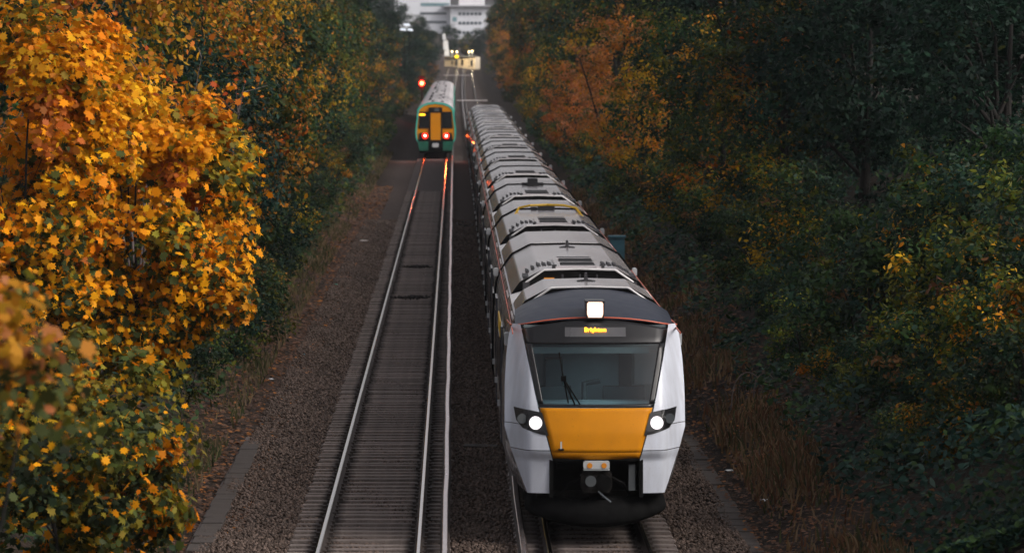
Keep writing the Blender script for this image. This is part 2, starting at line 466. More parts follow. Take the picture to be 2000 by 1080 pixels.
def sleeper_mesh():
    mb = MB()
    mb.prism([(-1.25, -.2), (1.25, -.2), (1.25, -.02), (1.22, 0), (-1.22, 0), (-1.25, -.02)], -.125, .125, 0)
    for s in (-.75, .75):
        for e in (-.1, .1):
            mb.box(s + e - .03, s + e + .03, -.06, .06, .001, .045, 1)
    return mb.mesh('sleeper', [M['sleeper'], M['rail_side']])
SLM = sleeper_mesh()
def track(name, xc, third, label, nsl):
    root = empty(name, (0, 0, 0))
    tag(root, label, None, None, 'structure')
    rail_obj('rail', xc - .75, 0, .07, .15, root, M['rail_top'])
    rail_obj('rail', xc + .75, 0, .07, .15, root, M['rail_top'])
    rail_obj('third_rail', xc + third, .075, .085, .11, root, M['third_top'], wob=.007)
    d = 62.0
    for i in range(nsl):
        dd = d + i * .65
        o = link('sleeper', SLM, root, (xc + float(lat(dd)) + random.uniform(-.03, .03), dd + random.uniform(-.02, .02), -.155 + float(rise(dd)) + random.uniform(-.012, .006)))
        o.rotation_euler = (0, random.uniform(-.006, .006), random.uniform(-.008, .008))
    mb = MB()
    dd = d + nsl * .65
    while dd < 640:
        x0 = xc + float(lat(dd)); z = -.155 + float(rise(dd))
        mb.box(x0 - 1.25, x0 + 1.25, dd - .125, dd + .125, z - .15, z)
        dd += .65
    o = mb.build('far_sleepers', M['concrete'], root); o['kind'] = 'stuff'
    # insulator pots under the conductor rail
    im = MB().prism([(-.07, -.16), (.07, -.16), (.05, -.03), (-.05, -.03)], -.06, .06).mesh('insulator', M['grey_box'])
    for i in range(36):
        dd = 63.3 + i * 2.6
        link('insulator', im, root, (xc + third, dd, .0))
    return root
track('railway_track', LT, 1.147, 'left railway track with polished rails and raised conductor rail', 290)
track('railway_track', RT, -1.147, 'right railway track running under the grey and yellow train', 60)

# ---- cable trough walkways with separate lids
def trough(xc, d0, d1, wd, label, zoff):
    root = empty('cable_trough', (xc, d0, 0)); tag(root, label, None, None, 'structure')
    lm = MB().prism([(-wd / 2, -.05), (wd / 2, -.05), (wd / 2, -.008), (wd / 2 - .01, 0), (-wd / 2 + .01, 0), (-wd / 2, -.008)], -.485, .485).mesh('lid', M['lid'])
    d = d0
    while d < d1:
        o = link('lid', lm, root, (random.uniform(-.02, .02), d - d0, float(ground_z(xc, d)) + zoff + random.uniform(-.01, .01)))
        o.rotation_euler = (random.uniform(-.01, .01), random.uniform(-.02, .02), random.uniform(-.015, .015))
        d += 1.0
    mb = MB()
    mb.box(-wd / 2 - .04, wd / 2 + .04, -1, d1 - d0 + 1, -.6, float(ground_z(xc, d0)) + zoff - .055)
    mb.build('trough_base', M['concrete'], root)
trough(-3.92, 72, 92, .34, 'flat grey concrete cable trough lids beside the left verge', .125)
trough(4.55, 66, 130, .36, 'dark concrete cable trough lids beside the right verge', .09)

# ==================================================================== WHITE TRAIN
TR = empty('passenger_train', (RT, 71.9, 0))
tag(TR, 'long white and silver passenger train with yellow nose coming towards the camera', 'train')
interp = lambda z, pts: float(np.interp(z, [p[0] for p in pts], [p[1] for p in pts]))
HW = [(.5, .98), (.67, 1.06), (1.0, 1.19), (1.33, 1.31), (1.64, 1.40), (2.27, 1.395), (2.7, 1.37), (3.0, 1.335), (3.16, 1.29), (3.27, 1.22)]
IN = [(.5, .66), (1.19, .665), (1.98, .885), (3.12, 1.125), (3.3, 1.16)]
BZ = [(.4, .2), (.66, .12), (1.17, .09), (1.30, 0), (1.6, .02), (2.0, .12), (2.5, .34), (3.0, .62), (3.3, .85), (3.4, .95)]
def off(x, z):
    ax = abs(x)
    t = min(max((ax - 1.0) / .4, 0), 1)
    return interp(z, BZ) + .30 * (ax / 1.4) ** 2.2 + .55 * t * t * (3 - 2 * t)
def patch(mb, xl, xr, z0, z1, nz, nx_, dy=0.0, mi=0):
    P = []
    for i in range(nz + 1):
        z = z0 + (z1 - z0) * i / nz
        a, b = xl(z), xr(z)
        P.append([(a + (b - a) * j / nx_, off(a + (b - a) * j / nx_, z) + dy, z) for j in range(nx_ + 1)])
    mb.grid(P, mi)
    return mb
def solidify(o, t):
    m = o.modifiers.new('thickness', 'SOLIDIFY'); m.thickness = t; m.offset = -1
    return o
for s in (-1, 1):
    mb = MB()
    f1 = lambda z: s * (interp(z, IN) + .008); f2 = lambda z: s * interp(z, HW)
    seg = [(.66, 1.318), (1.33, 1.70), (1.71, 3.2)]
    for z0, z1 in seg:
        if s < 0: patch(mb, f2, f1, z0, z1, 18, 14)
        else: patch(mb, f1, f2, z0, z1, 18, 14)
    o = mb.build('nose_panel', M['white_paint'], TR, True)
    o['label'] = 'white nose fairing beside the windscreen'
    # bottom return of the panel
    mb = MB()
    P = [[(s * (.67 + (interp(.66, HW) - .67) * j / 8), off(.67 + .39 * j / 8, .66) + k, .66 - .02 * (k > 0)) for j in range(9)] for k in (0, .25)]
    mb.grid(P); mb.build('panel_edge', M['black_matt'], TR)
# windscreen surround, glass, display
mb = MB()
ztop = lambda x: 3.285 - .15 * (x / 1.14) ** 2
GT, GB = 2.93, 2.03
P = []
gl = lambda z: interp(z, [(2.03, .815), (2.93, .985)])
mk = lambda z: interp(z, IN) - .006
patch(mb, lambda z: -mk(z), lambda z: mk(z), 1.985, GB, 3, 20)
patch(mb, lambda z: -mk(z), lambda z: -gl(z), GB, GT, 12, 4)
patch(mb, lambda z: gl(z), lambda z: mk(z), GB, GT, 12, 4)
P = []
for i in range(9):
    row = []
    for j in range(25):
        u = -1 + 2 * j / 24
        xb = u * mk(GT); xt = u * 1.135
        zt = ztop(xt); z = GT + (zt - GT) * i / 8
        x = xb + (xt - xb) * i / 8
        row.append((x, off(x, z) + .004, z))
    P.append(row)
mb.grid(P)
solidify(mb.build('windscreen_surround', M['black'], TR, True), .03)
mb = MB(); patch(mb, lambda z: -gl(z) + .002, lambda z: gl(z) - .002, GB, GT, 12, 20, .012)
mb.build('windscreen', M['glass'], TR, True)
mb = MB(); patch(mb, lambda z: -.47, lambda z: .47, 3.035, 3.175, 3, 12, -.006)
dsp = mb.build('destination_display', M['display'], TR, True)
# amber lettering
cu = bpy.data.curves.new('t', 'FONT'); cu.body = 'Brighton'; cu.size = .098; cu.align_x = 'CENTER'; cu.extrude = .002; cu.offset = .0022
to = bpy.data.objects.new('t', cu); COL.objects.link(to)
dg = bpy.context.evaluated_depsgraph_get(); dg.update()
tm = bpy.data.meshes.new_from_object(to.evaluated_get(dg)); bpy.data.objects.remove(to)
tm.materials.clear(); tm.materials.append(M['amber_led'])
o = link('lettering', tm, dsp); o.location = (0, off(0, 3.12) - .035, 3.115); o.rotation_euler = (R(62), 0, 0)
# cab interior
mb = MB()
mb.box(-1.1, 1.1, 2.3, 2.4, 1.4, 3.25, 0)
mb.box(-1.1, 1.1, .75, 2.3, 1.75, 1.8, 1)
mb.box(-.98, .98, .9, 1.25, 1.8, 2.02, 0)
mb.box(.42, .62, 2.2, 2.29, 1.5, 2.75, 1); mb.box(-.75, -.48, 1.6, 2.29, 1.9, 2.62, 1)
mb.box(.15, .8, 1.55, 1.8, 1.8, 2.2, 1); mb.box(-.85, -.35, 1.5, 1.75, 1.8, 2.2, 1)
mb.box(-1.0, .85, 1.25, 1.3, 2.74, 2.84, 0)
mb.box(-1.1, 1.1, 1.0, 2.3, 3.16, 3.2, 1)
mb.box(.66, 1.0, 2.1, 2.28, 2.2, 2.72, 2); mb.box(-1.0, -.78, 2.1, 2.28, 2.2, 2.72, 2); mb.tube([(-.15, 1.3, 1.85), (-.15, 1.5, 2.25), (.1, 1.5, 2.3)], .05, 6, 1)  # pale side boxes paint in the daylight from the cab side windows
mb.build('cab_interior', [M['cab_wall'], M['cab_dark'], M['office_sky']], TR)
# wipers
mb = MB()
def np_(x, z, dy=-.03): return (x, off(x, z) + dy, z)
mb.tube([np_(-.33, 2.03), np_(-.50, 2.42, -.07)], .014, 5)
mb.tube([np_(-.25, 2.03), np_(-.50, 2.42, -.07)], .012, 5)
mb.tube([np_(-.56, 2.80), np_(-.52, 2.52, -.05), np_(-.43, 2.05)], .012, 5)
mb.box(-.54, -.46, off(.5, 2.42) - .1, off(.5, 2.42) - .05, 2.38, 2.46)
mb.build('wiper', M['black_matt'], TR)
# yellow panel with lower lip
mb = MB(); yl = lambda z: interp(z, [(1.18, .655), (1.98, .868)])
patch(mb, lambda z: -yl(z), lambda z: yl(z), 1.30, 1.972, 12, 16, .006)
patch(mb, lambda z: -yl(z), lambda z: yl(z), 1.19, 1.295, 2, 16, .006)
solidify(mb.build('yellow_panel', M['yellow_paint'], TR, True), .04)
mb = MB()
mb.box(-.585, -.50, off(.5, 1.32) - .05, off(.5, 1.3) + .02, 1.335, 1.36, 1); mb.box(-.555, -.53, off(.5, 1.32) - .045, off(.5, 1.32) - .02, 1.36, 1.47, 0)
mb.build('lamp_bracket', [M['grey_box'], M['under']], TR)
# black gaskets either side of yellow panel
for s in (-1, 1):
    mb = MB()
    a = lambda z: s * yl(z); b = lambda z: s * (interp(z, IN) + .012)
    patch(mb, a if s > 0 else b, b if s > 0 else a, 1.18, 1.985, 8, 2, .014)
    mb.build('gasket', M['black'], TR)
# headlight clusters
for s in (-1, 1):
    mb = MB()
    q = [(.735, 1.555), (.86, 1.575), (1.13, 1.655), (1.225, 1.76), (1.262, 1.955), (1.0, 1.935), (.83, 1.90)]
    pts = [(s * x, off(x, z) - .008, z) for x, z in q]
    cen = (s * 1.0, off(1.0, 1.77) - .010, 1.77)
    # subdivided fan to follow the curved nose
    ring = []
    for i in range(len(q)):
        x0, z0 = q[i]; x1, z1 = q[(i + 1) % len(q)]
        for k in range(4):
            ring.append((x0 + (x1 - x0) * k / 4, z0 + (z1 - z0) * k / 4))
    rows = []
    for t in (1, .75, .5, .25, .04):
        row = [(s * (1.0 + (x - 1.0) * t), off(1.0 + (x - 1.0) * t, 1.77 + (z - 1.77) * t) - .010, 1.77 + (z - 1.77) * t) for x, z in ring]
        row.append(row[0]); rows.append(row)
    if s < 0: rows = [r[::-1] for r in rows]
    mb.grid(rows)
    hl = mb.build('headlight', M['black'], TR)
    def lampdisc(name, x, z, r, m_, n=20, dy=0):
        mbb = MB(); y = min(off(x - r * .6, z), off(x + r * .6, z)) - .03 - dy
        mbb.disc((s * x, z), r, y, 22, 0, .14)
        mbb.build(name, m_, hl)
    lampdisc('glow_rim', .93, 1.745, .10, M['lamp_soft'])  # soft light falloff round the headlamp, made as a dimmer glowing disc
    lampdisc('main_lamp', .93, 1.745, .072, M['lamp_head'], dy=.012)
    lampdisc('side_lamp', 1.135, 1.80, .075, M['lamp_off'])
# navy roof cap over the windscreen with orange edge line
NT_, NXc = 16, 32
P = []
def capz(x, t):
    zc = 3.30 + .325 * (1 - (1 - t) ** 2.1)
    dr = (.13 + .22 * t ** .7)
    return zc - dr * (abs(x) / 1.22) ** (2.2 + .3 * t)
def capy(x, t):
    y0 = off(x, 3.30) + .0
    y1 = 4.35 - .55 * (x / 1.22) ** 2
    return y0 + (y1 - y0) * t
for i in range(NT_ + 1):
    t = (i / NT_) ** 1.3
    P.append([(u * (1.235 - .03 * t), capy(u * 1.235, t), capz(u * 1.22, t)) for u in [-1 + 2 * j / NXc for j in range(NXc + 1)]])
cap = MB().grid(P).build('nose_cap', M['navy_paint'], TR, True)
mb = MB()
line = [(u * 1.235, capy(u * 1.235, .02) - .012, capz(u * 1.22, .02) + .004) for u in [-1 + 2 * j / 40 for j in range(41)]]
mb.tube(line, .013, 6)
for s in (-1, 1):
    p0 = line[0] if s < 0 else line[-1]
    mb.tube([p0, (s * 1.30, p0[1] + .2, p0[2] - .005), (s * 1.30, p0[1] + .6, 3.15), (s * 1.325, 4.0, 3.10)], .013, 6)
mb.build('orange_stripe', M['orange_line'], TR)
# top headlight
mb = MB()
yt = off(0, 3.3)
mb.prism([(-.135, 3.30), (.135, 3.30), (.15, 3.58), (-.15, 3.58)], yt - .06, yt + .6, 0)
tl = mb.build('top_headlight', M['black'], TR)
mb = MB(); mb.prism([(-.105, 3.325), (.105, 3.325), (.124, 3.375), (.124, 3.54), (.105, 3.565), (-.105, 3.565), (-.124, 3.54), (-.124, 3.375)], yt - .075, yt - .05)
mb.build('glow_rim', M['lamp_warm_rim'], tl)  # warm glow at the lamp's edge, put into an emissive plate
mb = MB(); mb.prism([(-.075, 3.35), (.075, 3.35), (.096, 3.39), (.096, 3.515), (.075, 3.54), (-.075, 3.54), (-.096, 3.515), (-.096, 3.39)], yt - .085, yt - .055)
mb.build('lamp', M['lamp_white'], tl)
# side closing of the nose
for s in (-1, 1):
    mb = MB(); P = []
    for i in range(25):
        z = .66 + (3.2 - .66) * i / 24
        xb = interp(z, [(.6, 1.2), (.85, 1.33), (1.15, 1.4), (2.2, 1.4), (2.9, 1.335), (3.1, 1.28), (3.2, 1.215)])
        xe, ye = interp(z, HW), off(interp(z, HW), z)
        row = [(s * (xe + (xb - xe) * (1 - (1 - k / 5) ** 2)), ye + (3.6 - ye) * k / 5, z) for k in range(6)]
        P.append(row if s > 0 else row[::-1])
    g_ = MB().grid([r[:] for r in P]).build('nose_side', M['side_grey'], TR, True)
    mb = MB(); mb.box(s * 1.345 - .05, s * 1.345 + .05, 1.9, 2.15, 2.82, 3.02, 0, .02)
    mb.build('side_camera', M['grey_box'], TR)
# coupler bay
mb = MB()
mb.box(-.72, .72, .75, .85, .35, 1.3, 0); mb.box(-.72, -.66, .15, .8, .6, 1.2, 0); mb.box(.66, .72, .15, .8, .6, 1.2, 0)
mb.box(-.66, .66, .1, .8, 1.16, 1.2, 0); mb.box(-.72, .72, .45, .8, .3, .42, 0)
bay = mb.build('coupler_bay', M['black_matt'], TR)
mb = MB()
mb.prism([(-.2, .68), (.2, .68), (.24, .76), (.24, .96), (.16, 1.04), (-.16, 1.04), (-.24, .96), (-.24, .76)], .05, .55, 0)
mb.disc((.1, .84), .13, .02, 18, 1, .05); mb.disc((-.09, .87), .085, -.1, 16, 2, .2)
mb.tube([(.03, .0, .70), (.13, -.1, .62), (.22, -.12, .55)], .016, 6, 2)
mb.tube([(-.24, .2, .9), (-.42, .25, .8), (-.55, .3, .62), (-.35, .3, .52), (-.1, .25, .6)], .028, 6, 1)
mb.tube([(.24, .2, .9), (.42, .25, .8), (.52, .3, .62), (.35, .3, .5), (.1, .25, .6)], .028, 6, 1)
mb.box(.5, .6, .2, .4, .7, 1.1, 2); mb.box(-.6, -.35, .25, .4, 1.02, 1.12, 1)
mb.build('coupler', [M['under'], M['black_matt'], M['lamp_off']], TR)
mb = MB(); mb.box(-.2, .2, -.03, .25, 1.05, 1.17, 0, .02); mb.box(-.2, .2, -.02, .2, 1.028, 1.045, 0)
mb.disc((-.105, 1.105), .042, -.04, 12, 1, .02); mb.disc((.115, 1.105), .042, -.04, 12, 1, .02)
mb.build('connector_box', [M['grey_box'], M['label_orange']], TR)
# obstacle deflector
mb = MB(); P = []
for z, yo, hwz in ((.14, .15, 1.0), (.22, .02, 1.08), (.44, .12, 1.10), (.60, .3, 1.06)):
    P.append([(u * hwz, yo + .55 * abs(u) ** 2.4, z + (.16 * u * u if z < .3 else 0)) for u in [-1 + j / 10 for j in range(21)]])
mb.grid(P)
solidify(mb.build('obstacle_deflector', M['black_matt'], TR, True), .04)
mb = MB()
for s in (-1, 1):
    for yb in (3.2, 5.8):
        mb.tube([(s * .72 - .06, yb, .42), (s * .72 + .06, yb, .42)], .42, 20)
mb.box(-1.1, 1.1, 2.4, 6.6, .35, .75); mb.box(-.9, .9, .6, 2.4, .3, .66)
mb.build('bogie', M['under'], TR)

# carriage meshes
SEC = [(1.25, .62), (1.33, .85), (1.4, 1.15), (1.4, 2.2), (1.335, 2.9), (1.28, 3.1), (1.215, 3.2), (1.0, 3.27), (.5, 3.33), (0, 3.345)]
sec_full = [(-x, z) for x, z in SEC] + [(x, z) for x, z in SEC[:-1][::-1]]
HUMP = [(1.19, 3.205), (1.17, 3.25), (1.04, 3.425), (1.015, 3.445), (.72, 3.60), (.68, 3.618), (0, 3.635)]
hump_full = [(-x, z) for x, z in HUMP] + [(x, z) for x, z in HUMP[:-1][::-1]]
CARL = 20.2
def shape_meshes():
    S = {}
    def body(y0, y1):
        mb = MB(); n = len(sec_full)
        mb.prism(sec_full, y0, y1, 0)
        for i in range(len(mb.m)):
            f = mb.f[i]
            if all(mb.v[k][2] > 3.19 for k in f): mb.m[i] = 1
        return mb.mesh('body_shell', [M['side_grey'], M['roof_low']])
    S['body'] = body(.18, CARL - .18); S['body1'] = body(3.6, CARL + .22)
    def hump(y0, y1):
        mb = MB(); mb.prism(hump_full, y0, y1, 0, True, 1)
        rim = [(x * .9, z - .012 + .028 * (abs(x) < .9)) for x, z in hump_full if abs(x) < 1.1]; mb.tube([(x, y0 - .02, z) for x, z in rim], .018, 5, 2)
        return mb.mesh('roof_fairing', [M['roof'], M['black_matt'], M['roof_low']])
    S['hump_a'] = hump(.22, 6.8); S['hump_a1'] = hump(3.75, 6.95); S['hump_b'] = hump(9.7, CARL - .2); S['hump_b1'] = hump(9.85, CARL + .2)
    # air conditioning unit on the fairing: frames, grilles, louvre slots
    def ztop_(x): return float(np.interp(abs(x), [0, .68, .72, 1.015, 1.04, 1.17], [3.635, 3.618, 3.60, 3.445, 3.425, 3.25]))
    mb = MB()
    mb.box(-.34, .34, .9, 1.05, 3.62, 3.665, 0); mb.box(-.34, .34, 2.35, 2.5, 3.62, 3.665, 0); mb.box(-.34, .34, 3.9, 4.1, 3.62, 3.665, 0)
    mb.box(-.40, -.31, .8, 4.2, 3.625, 3.66, 0); mb.box(.31, .40, .8, 4.2, 3.625, 3.66, 0)
    S['ac_frame'] = mb.mesh('unit_frame', [M['roof']])
    mb = MB()
    for y0 in (1.1, 2.55):
        mb.box(-.29, .29, y0, y0 + 1.2, 3.63, 3.655)
        for k in range(7):
            mb.box(-.29, .29, y0 + .08 + k * .16, y0 + .12 + k * .16, 3.656, 3.672)
    mb.box(-.46, -.38, .85, 1.0, 3.62, 3.68); mb.box(.38, .46, .85, 1.0, 3.62, 3.68)
    mb.box(-.3, .3, 4.3, 4.6, 3.63, 3.66)
    S['grille'] = mb.mesh('fan_grille', M['vent_dark'])
    for k in range(5):
        x = .48 + k * .1; z = ztop_(x); mb = MB()
        mb.prism([(-.034, -.06), (.034, -.06), (.034, .012), (-.034, .036)], -.5, .5)
        S['slot%d' % k] = (mb.mesh('louvre', M['vent_dark']), x, z, 2.4 - k * .12)
    for s in (-1, 1):
        mb = MB()
        mb.box(s * .93 - .05, s * .93 + .05, .15, 1.3, 3.40, 3.515, 1); mb.box(s * .93 - .06, s * .93 + .06, -.16, .14, 3.3, 3.42, 1)
        S['ac_side%d' % s] = mb.mesh('junction_box', [M['roof'], M['vent_dark']])
    mb = MB(); mb.box(-.62, -.44, -.03, -.004, 3.42, 3.50, 0)
    S['label'] = mb.mesh('warning_label', M['label_orange'])
    mb = MB()
    mb.tube([(0, -.05, 3.36), (0, -.05, 3.56)], .018, 5)
    S['posts'] = mb.mesh('recess_post', M['vent_dark'])
    mb = MB(); mb.prism([(-.15, 0), (.15, 0), (.15, .012), (.03, .03), (.018, .14), (-.018, .14), (-.03, .03), (-.15, .012)], -.14, .14)
    S['antenna'] = mb.mesh('antenna', M['vent_dark'])
    g2 = [(x * 1.004, z + .006) for x, z in hump_full]
    low = [(-1.36, 1.0), (-1.41, 1.2), (-1.41, 2.2), (-1.34, 2.9), (-1.26, 3.13)] + g2 + [(1.26, 3.13), (1.34, 2.9), (1.41, 2.2), (1.41, 1.2), (1.36, 1.0)]
    mb = MB(); mb.prism([(x * .985, z - .015) for x, z in low], -.24, .24)
    S['gangway'] = mb.mesh('gangway', M['black_matt'])
    mb = MB(); mb.tube([(x * 1.01, 0, z + .008) for x, z in low], .022, 5)
    S['jumper'] = mb.mesh('joint_seal', M['black_matt'])
    mb = MB()
    mb.box(-.05, .045, -.12, .12, 3.02, 3.17, 0, .02)
    S['cambox'] = mb.mesh('camera_box', M['grey_box'])
    mb = MB(); mb.box(-.025, .025, -.05, .05, -.05, .05); S['marker'] = mb.mesh('marker_light', M['grey_box'])
    mb = MB(); mb.prism([(-.03, 0), (.02, .01), (.02, .03), (-.03, .05)], -1.1, 1.1); S['bracket'] = mb.mesh('roof_bracket', M['pale_board'])
    mb = MB(); mb.box(-.012, .02, 0, 2.6, 1.75, 2.62, 0); S['window'] = mb.mesh('window', M['dark_glass'])
    mb = MB(); mb.box(-.012, .025, 0, .78, 1.02, 2.92, 0); mb.box(.0, .032, .18, .6, 1.8, 2.7, 1); S['door'] = mb.mesh('door', [M['door'], M['dark_glass']])
    mb = MB(); mb.box(-1.15, 1.15, .8, CARL - .8, .28, .66, 0)
    for yb in (2.2, 4.8, CARL - 4.8, CARL - 2.2):
        for s in (-1, 1): mb.tube([(s * .72 - .06, yb, .42), (s * .72 + .06, yb, .42)], .42, 14)
    S['under'] = mb.mesh('underframe', M['under'])
    mb = MB(); mb.box(-.006, .006, 0, CARL, 3.115, 3.145); S['line'] = mb.mesh('orange_stripe', M['orange_line'])
    return S
S = shape_meshes()
def carriage(y0, first, k):
    car = empty('carriage', (0, y0, 0), parent=TR)
    L = lambda nm, key, loc=(0, 0, 0): link(nm, S[key], car, loc)
    sh = .15 if first else 0
    L('body_shell', 'body1' if first else 'body')
    L('roof_fairing', 'hump_a1' if first else 'hump_a'); L('roof_fairing', 'hump_b1' if first else 'hump_b')
    L('unit_frame', 'ac_frame', (0, 9.7 + sh, 0)); L('fan_grille', 'grille', (0, 9.7 + sh, 0)); 
    for k2 in range(5):
        me_, x_, z_, y_ = S['slot%d' % k2]
        for s_ in (-1, 1): link('louvre', me_, car, (s_ * x_, 9.7 + sh + y_, z_))
    L('junction_box', 'ac_side-1', (0, 9.7 + sh, 0)); L('junction_box', 'ac_side1', (0, 9.7 + sh, 0)); 
    for xp in (-.3, 0, .3): L('recess_post', 'posts', (xp, 9.7 + sh, 0))
    if k < 6: L('warning_label', 'label', (0, 9.7 + sh, 0))
    if not first: L('underframe', 'under')
    for s in (-1, 1):
        for dy in ((7.5, 13.0, 18) if first else (2.2, 7.5, 13, 18)):
            L('marker_light', 'marker', (s * 1.425, dy, 1.5))
        for dy in (2.9, 10.8) if not first else (4.2, 10.8):
            o = L('roof_bracket', 'bracket', (s * 1.235, dy, 3.14))
            if s < 0: o.rotation_euler = (0, 0, math.pi)
        for dy in (4.6, 6.0, 12.8, 14.2):
            pass
        for yy in (5.2, 5.99, 14.0, 14.79):
            o = L('door', 'door', (s * 1.395, yy + (.78 if s < 0 else 0), 0))
            if s < 0: o.rotation_euler = (0, 0, math.pi)
        for yy in ((7.2, 10.6) if first else (1.2, 7.2, 10.6, 16.2)):
            o = L('window', 'window', (s * 1.398, yy + (2.6 if s < 0 else 0), 0))
            if s < 0: o.rotation_euler = (0, 0, math.pi)
        o = L('orange_stripe', 'line', (s * 1.283, 0, 0))
    return car
y = 0.0
ys = []
for k in range(12):
    car = carriage(y, k == 0, k)
    if k == 0:
        link('antenna', S['antenna'], car, (0, 5.9, 3.63))
        link('antenna', S['antenna'], car, (0, 19.0, 3.63))
        mb = MB(); mb.box(-1.428, -1.405, 5.6, 8.8, 2.72, 2.98); o = mb.build('yellow_label', M['label_yellow'], car)
    if k == 1:
        # roof hose bridging the joint
        pts = [(-.78, 18.4, 3.5), (-.66, 18.5, 3.72), (-.4, 18.4, 3.78), (0, 18.55, 3.79), (.4, 18.4, 3.78), (.68, 18.4, 3.72), (.84, 18.2, 3.5)]
        MB().tube(pts, .03, 6).build('roof_hose', M['label_yellow'], car)
        MB().box(-.2, .2, 19.3, 19.9, 3.64, 3.74).box(-.36, -.22, 19.5, 19.9, 3.63, 3.7).build('roof_box', M['vent_dark'], car)
        mb = MB().box(-1.17, 1.17, 16.6, 18.6, 3.22, 3.3); 
    if k == 2:
        MB().box(-.14, .14, 18.5, 19.2, 3.64, 3.84).box(-.3, .3, 18.7, 19.0, 3.64, 3.72).build('roof_box', M['vent_dark'], car)
    y += CARL + (.2 if k == 0 else 0)
    ys.append(y)
    if k < 11:
        link('gangway', S['gangway'], TR, (0, y, 0)); link('joint_seal', S['jumper'], TR, (0, y, 0)); [link('camera_box', S['cambox'], TR, (s_ * 1.36, y, 0)) for s_ in (-1, 1)]
# far end cab roof and its lit marker lamp
mb = MB()
P = [[(u * 1.2, y - .2 + 2.0 * t, 3.62 - .30 * abs(u) ** 2.4 - .9 * t * t) for u in [-1 + j / 8 for j in range(17)]] for t in (0, .3, .6, 1)]
mb.grid(P).build('far_cab_roof', M['navy_paint'], TR, True)

# ==================================================================== GREEN TRAIN
GT_ = empty('commuter_train', (LT, 322, 0))
tag(GT_, 'green and yellow commuter train with red tail lamps going away on the left track', 'train')
GS = [(1.15, .85), (1.34, 1.2), (1.385, 1.6), (1.37, 1.95), (1.22, 3.2), (1.13, 3.36), (.9, 3.54), (.55, 3.67), (0, 3.73)]
gs_full = [(-x, z) for x, z in GS] + [(x, z) for x, z in GS[:-1][::-1]]
def gsec(k, dz=0): return [(x * k, 2.2 + (z - 2.2) * k + dz) for x, z in gs_full]
# end frame (teal ring)
mb = MB()
n = len(gs_full)
inn = [(x * .93, 2.05 + (z - 2.05) * (.93 if z > 2.05 else 1.0)) for x, z in gs_full]
o_, i_ = [(x, -.02, z) for x, z in gs_full], [(x, -.02, z) for x, z in inn]
mb.add(o_ + i_, [(i, (i + 1), n + i + 1, n + i) for i in range(n - 1)])
mb.prism(gs_full, 0, .9, 0, False)
mb.build('cab_frame', M['teal_paint'], GT_)
mb = MB(); mb.prism(inn, .02, .8, 0); mb.build('cab_end', M['yellow_paint'], GT_)
for s in (-1, 1):
    mb = MB(); mb.prism([(s * .46, 1.95), (s * 1.16, 1.95), (s * 1.08, 3.08), (s * .46, 3.08)], -.03, .04); mb.build('cab_window', M['dark_glass'], GT_)
    mb = MB(); mb.prism([(s * .5, 1.22), (s * 1.15, 1.22), (s * 1.1, 1.62), (s * .62, 1.66)], -.035, .04)
    cl = mb.build('tail_lamp', M['black'], GT_)
    MB().disc((s * .73, 1.43), .20, -.06, 18, 0, .03).build('red_halo', M['lamp_halo'], cl)  # tail lamp halo, built as a wide glowing disc
    MB().disc((s * .73, 1.43), .06, -.10, 16, 0, .05).build('lamp', M['lamp_core'], cl)
    ld_ = bpy.data.lights.new('tail_light', 'SPOT'); ld_.spot_size = R(150); ld_.spot_blend = .6; ld_.energy = 110; ld_.color = (1, .09, .015); ld_.shadow_soft_size = .09
    lo_ = bpy.data.objects.new('tail_light', ld_); COL.objects.link(lo_); lo_.parent = GT_; lo_.location = (s * .73, -.15, 1.43); lo_.rotation_euler = (R(-82), 0, 0)
    mb = MB(); mb.prism([(s * .5, .42), (s * 1.12, .42), (s * 1.22, .95), (s * 1.2, 1.05), (s * .5, 1.05)], -.08, .4); mb.build('valance', M['green_paint'], GT_)
    mb = MB(); mb.prism([(s * .46, 1.06), (s * 1.2, 1.06), (s * 1.2, 1.2), (s * .46, 1.2)], -.06, .1); mb.build('bumper_strip', M['black_matt'], GT_)
MB().box(-1.1, -.72, -.05, -.032, 2.82, 2.93).build('destination_display', M['amber_led'], GT_)
MB().box(-.46, .46, -.06, .05, 1.08, 3.35, 0).build('door_surround', M['black'], GT_)
MB().box(-.34, .34, -.10, -.055, 1.15, 3.0, 0).build('gangway_door', M['yellow_paint'], GT_)
MB().box(-.4, .4, -.16, .1, 3.06, 3.38, 0).box(-.1, .25, -.2, -.155, 3.1, 3.32, 1).build('gangway_hood', [M['black'], M['lamp_off']], GT_)
MB().box(-.5, .5, -.05, .5, .3, 1.07, 0).build('coupler_bay', M['black_matt'], GT_)
MB().box(-.22, .2, -.3, -.04, .66, .93, 0, .03).box(-.1, .1, -.26, -.05, .5, .64, 1).build('coupler', [M['grey_box'], M['under']], GT_)
def gbody():
    mb = MB(); mb.prism(gs_full, .95 - .8, 20.0 - .1, 0)
    for i, f in enumerate(mb.f):
        zs = [mb.v[k][2] for k in f]
        if min(zs) > 3.15: mb.m[i] = 1
    return mb.mesh('body_shell', [M['green_paint'], M['pale_roof']])
gb = gbody()
mb = MB()
mb.tube([(x * 1.003, 0, z + .012) for x, z in gs_full[5:-5]], .018, 4)
grib = mb.mesh('roof_rib', M['pale_roof'])
mb = MB()
mb.box(-.09, .09, -.25, .25, 3.62, 3.77)
gvent = mb.mesh('roof_vent', M['vent_dark'])
gunder = MB().box(-1.1, 1.1, .4, 19.6, .25, .86).mesh('underframe', M['under'])
gdot = MB().box(-.05, .05, -.3, .3, -.09, .09).mesh('door_glint', M['teal_paint'])  # teal boxes stand in for reflections along the door edges
ggang = MB().prism([(x * .985, z * .995) for x, z in gs_full], -.2, .35).mesh('gangway', M['black_matt'])
